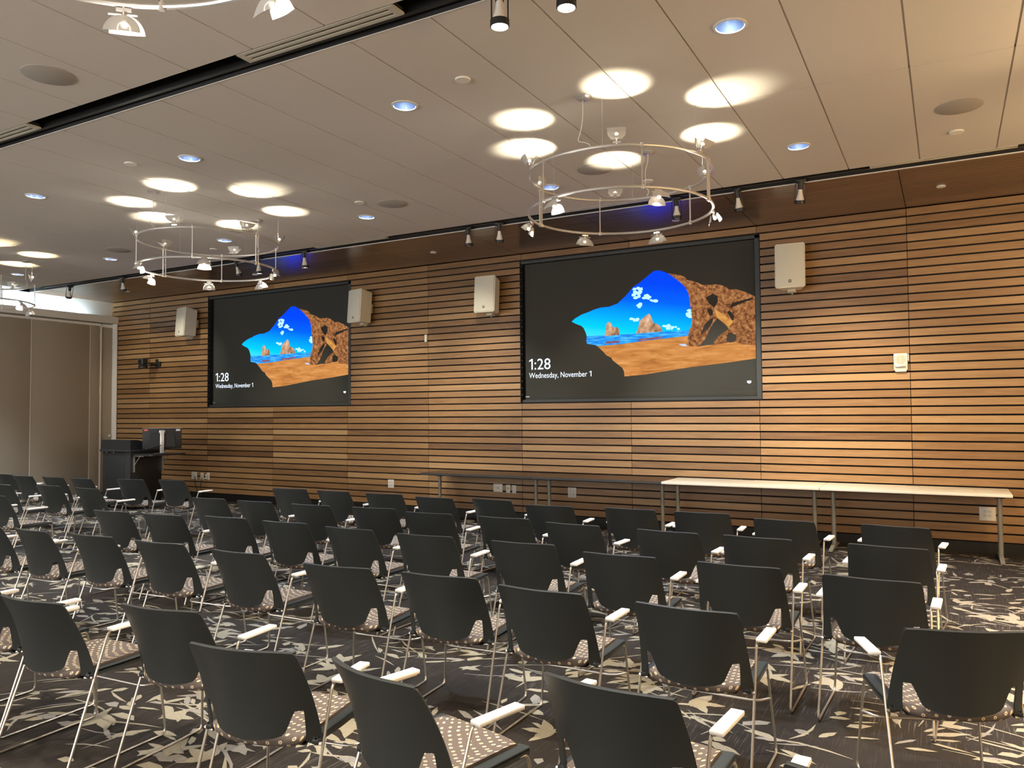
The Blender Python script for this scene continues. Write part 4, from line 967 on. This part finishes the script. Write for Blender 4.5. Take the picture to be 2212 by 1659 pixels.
CH = {"A1": [-2.341, 2.089, 0.186], "A2": [-1.732, 2.108, -0.243], "A3": [-0.978, 2.355, -0.079], "A5": [0.046, 3.606, 0.377], "B0": [-3.854, 2.169, 0.05], "B1": [-3.152, 2.346, 0.116], "C0": [-6.2, 3.483, -0.04], "C1": [-5.505, 3.528, 0.04], "C2": [-4.775, 3.548, 0.075], "C3": [-3.992, 3.531, 0.015], "C4": [-3.099, 3.464, 0.09], "C5": [-2.429, 3.522, 0.082], "C6": [-1.79, 3.467, -0.005], "C7": [-1.049, 3.444, -0.01], "D0": [-6.734, 4.499, 0.062], "D1": [-6.076, 4.543, 0.086], "D2": [-5.429, 4.673, 0.082], "D3": [-4.737, 4.673, 0.067], "D4": [-4.031, 4.639, 0.001], "D5": [-3.312, 4.625, 0.062], "D6": [-2.526, 4.651, 0.058], "D7": [-1.789, 4.527, 0.028], "D8": [-1.069, 4.532, -0.005], "D9": [-0.375, 4.478, -0.033], "E0": [-6.815, 5.65, 0.063], "E1": [-6.154, 5.66, 0.034], "E2": [-5.405, 5.672, 0.071], "E3": [-4.689, 5.744, 0.117], "E4": [-4.014, 5.666, 0.081], "E5": [-3.263, 5.688, 0.066], "E6": [-2.598, 5.6, -0.036], "E7": [-1.822, 5.571, -0.04], "E8": [-1.182, 5.577, -0.031], "E9": [-0.365, 5.571, -0.056], "F1": [-6.805, 6.798, 0.154], "F2": [-6.135, 6.799, -0.004], "F3": [-5.408, 6.802, 0.073], "F4": [-4.697, 6.731, -0.017], "F5": [-4.053, 6.82, -0.054], "F6": [-3.297, 6.606, 0.097], "F7": [-2.534, 6.701, 0.019], "F8": [-1.885, 6.72, 0.064], "F9": [-1.175, 6.546, -0.054], "F10": [-0.374, 6.562, -0.1], "J1": [-9.826, 6.846, 0.166], "J2": [-9.157, 6.987, 0.078], "K1": [-10.631, 6.649, 0.018], "K2": [-11.26, 6.626, 0.05], "K3": [-11.91, 6.57, 0.02], "K4": [-12.58, 6.65, 0], "M1": [-9.948, 5.8, 0.048], "M2": [-9.117, 5.78, -0.007], "M3": [-10.691, 5.614, 0.028], "N1": [-9.278, 4.799, 0.046], "A6": [-0.144, 2.038, -0.056], "C_1": [-6.81, 3.45, 0.05], "B_1": [-4.58, 2.25, 0.05]}
ROWS = [('in the row nearest the viewer', ['B_1', 'B0', 'B1', 'A1', 'A2', 'A3', 'A6']), ('in the second row from the viewer', ['C_1', 'C0', 'C1', 'C2', 'C3', 'C4', 'C5', 'C6', 'C7', 'A5']),
        ('in the middle row', ['D%d' % k for k in range(10)]), ('in the second row from the tables', ['E%d' % k for k in range(10)]), ('in the row nearest the tables', ['F%d' % k for k in range(1, 11)]),
        ('beyond the aisle in the row by the lectern', ['K4', 'K3', 'K2', 'K1', 'J1', 'J2']), ('beyond the aisle, second row from the lectern', ['M3', 'M1', 'M2']), ('beyond the aisle', ['N1'])]
SPECIAL = {'A2': 'dark mesh-free stacking chair turned to the right, in the row nearest the viewer', 'A5': 'dark stacking chair turned left at the right end of the second row from the viewer',
           'N1': 'dark stacking chair at the left picture edge, nearest one beyond the aisle', 'A6': 'dark stacking chair of which only the back corner shows at the bottom edge'}
SPECIAL['A2'] = 'dark stacking chair turned to the right, in the row nearest the viewer'
ch0 = build_chair(); first = True
for rd, ids in ROWS:
    n = len(ids)
    for k, i in enumerate(ids):
        x, y, t = CH[i]
        o = ch0 if first else copy_tree(ch0); first = False
        o.location = (x, y, 0); o.rotation_euler = (0, 0, t)
        j = n - 1 - k
        l = SPECIAL.get(i) or 'charcoal stacking chair, %s %s' % ('rightmost' if j == 0 else 'leftmost' if k == 0 else ORD[j] + ' from the right', rd)
        tag(o, l, 'chair', 'stacking chairs in rows')

UPW, DNW, GLW, CNW, AISLE, REAR_FILL, EXPO, RIGHT_WARM = 42., 130., 8., 480., 700., 680., 0., 190.
WASH = [(-3.2, -2.6, .8, 420, 70, (1., .93, .82)), (-.9, -.5, .75, 260, 66, (1., .86, .64)), (-6.6, -6.2, .8, 240, 70, (1., .93, .82)), (-1.33, -1.15, 1.9, 150, 50, (1., .78, .48)), (-2.0, -1.4, 1.5, 150, 50, (1., .78, .48)), (-5.07, -4.2, 1.5, 110, 60, (1., .85, .62)), (-5.56, -7.0, 2.2, 100, 60, (1., .88, .68)), (-8.5, -8.0, 1.6, 190, 60, (1., .86, .64)), (-9.48, -10.6, 1.3, 190, 60, (1., .84, .58)), (-12.9, -13.4, 2.4, 90, 60, (1., .88, .68)), (-14.4, -14.8, 2.4, 70, 60, (1., .88, .68))]  # leading entries are fill added to brighten the table tops, no head there

# ================================================================== LIGHT
# cool LED line in the cove above the partition
m = MB(); m.box(-15.80, -15.77, YB + .3, 9.95, 3.690, 3.702); o = m.build('cove_light', M['cove_on']); tag(o, 'cool white LED line hidden in the cove above the partition', 'light strip')

def spot(name, loc, aim, energy, angle, blend, col, rad=.02):
    l = bpy.data.lights.new(name, 'SPOT'); l.energy = energy; l.spot_size = R(angle); l.spot_blend = blend; l.color = col; l.shadow_soft_size = rad
    o = bpy.data.objects.new(name, l); COL.objects.link(o); o.location = loc
    o.rotation_euler = (Vector(aim) - Vector(loc)).to_track_quat('-Z', 'Y').to_euler(); return o
def point(name, loc, energy, col, rad=.03):
    l = bpy.data.lights.new(name, 'POINT'); l.energy = energy; l.color = col; l.shadow_soft_size = rad
    o = bpy.data.objects.new(name, l); COL.objects.link(o); o.location = loc; return o
WARM = (1., .92, .80); WHITE = (1., .90, .74); VWARM = (1., .70, .38); COOL = (.62, .78, 1.)
# ring lamps: the upper set throws pools on the ceiling, the lower set lights the seats
for p, t, tl, cx in POOLS:
    d = Vector((math.cos(t) * math.sin(tl), math.sin(t) * math.sin(tl), math.cos(tl)))
    c = VWARM if cx > 0 else ((1., .84, .50) if cx < -10 else (1., .90, .66))
    spot('ring_up_light', p, p + d, UPW, 82, .55, c, .02)
for p, t, tl, cx in DOWNS:
    d = Vector((math.cos(t) * math.sin(tl), math.sin(t) * math.sin(tl), -math.cos(tl)))
    spot('ring_down_light', p, p + d, DNW * (1.3 if cx > 0 else 1.), 100, .8, VWARM if cx > 0 else WARM, .025)
    if round(math.degrees(t)) % 3 != 1 or cx > 0: point('ring_glow', p + Vector((0, 0, .0)), GLW * (18. if cx > 0 else 1.), VWARM if cx > 0 else WARM, .03)
# recessed downlights
for hx, hy in sorted(set((round(a, 2), round(b, 2)) for a, b in HOLES)):
    spot('downlight_beam', (hx, hy, ZC + .12), (hx, hy, 0), CNW, 84, .7, COOL, .05)
# unseen downlight beams, no fittings, added over the rest of the room as fill
for hx in (-11.5, -6.3, -1.2, 2.6):
    for hy in (2.6, -.4, -3): spot('downlight_beam', (hx, hy, ZC - .02), (hx, hy, 0), CNW * 1.3, 110, .8, WHITE, .08)
# track heads on the slat wall, plus added beams without heads for the tables
for x, ax, az, e, an, c in WASH:
    spot('track_beam', (x, 8.66, ZC - .24), (ax, YW, az), e, an, .85, c, .03)
spot('track_beam', (-2.215, 3.86, ZC - .26), (-2.215, 3.86, 0), 60, 60, .7, WHITE, .04)
spot('track_beam', (-1.79, 3.86, ZC - .26), (-1.79, 3.86, 0), 60, 60, .7, WHITE, .04)
# added fill light behind the viewer, set against the added window band
l = bpy.data.lights.new('rear_fill_light', 'AREA'); l.shape = 'RECTANGLE'; l.size = 12.5; l.size_y = 2.5; l.energy = REAR_FILL; l.color = (1., .97, .95)
o = bpy.data.objects.new('rear_fill_light', l); COL.objects.link(o); o.location = (-8.2, YB + .06, 2.2); o.rotation_euler = (R(90), 0, 0)
# assumed warm lights right of the frame, unseen and without fittings
spot('assumed_aisle_lamp', (2.55, 5.6, ZC - .1), (1.5, 5.9, 0), AISLE, 95, .8, VWARM, .05)
point('assumed_warm_point', (3.5, 2.5, 2.0), RIGHT_WARM, (1., .62, .24), .08)  # assumed warm source for the right side, a bare point with no fixture
w = bpy.data.worlds.new('room_dark'); scene.world = w; w.use_nodes = True
w.node_tree.nodes['Background'].inputs['Color'].default_value = (.5, .45, .4, 1); w.node_tree.nodes['Background'].inputs['Strength'].default_value = .0

# ================================================================== CAMERA
cam = bpy.data.cameras.new('camera'); co = bpy.data.objects.new('camera', cam); COL.objects.link(co)
yaw, pit, roll = R(29.130), R(2.1286), R(-.4095)
f = Vector((-math.sin(yaw) * math.cos(pit), math.cos(yaw) * math.cos(pit), math.sin(pit))); r_ = Vector((math.cos(yaw), math.sin(yaw), 0)); u = r_.cross(f)
r2 = r_ * math.cos(roll) + u * math.sin(roll); u2 = u * math.cos(roll) - r_ * math.sin(roll)
co.matrix_world = Matrix(((r2.x, u2.x, -f.x, 0), (r2.y, u2.y, -f.y, 0), (r2.z, u2.z, -f.z, HC), (0, 0, 0, 1)))
cam.sensor_fit = 'HORIZONTAL'; cam.sensor_width = 36; cam.lens = 1690. / 2212 * 36; cam.clip_start = .05
scene.camera = co
vs = scene.view_settings; vs.view_transform = 'Standard'; vs.look = 'None'; vs.gamma = 1; vs.exposure = EXPO
try: vs.use_curve_mapping = False
except Exception: pass
scene.cycles.use_denoising = True
scene.cycles.max_bounces = 6; scene.cycles.diffuse_bounces = 4; scene.cycles.glossy_bounces = 3; scene.cycles.transmission_bounces = 4
scene.cycles.caustics_reflective = False; scene.cycles.caustics_refractive = False
scene.cycles.sample_clamp_indirect = 4.
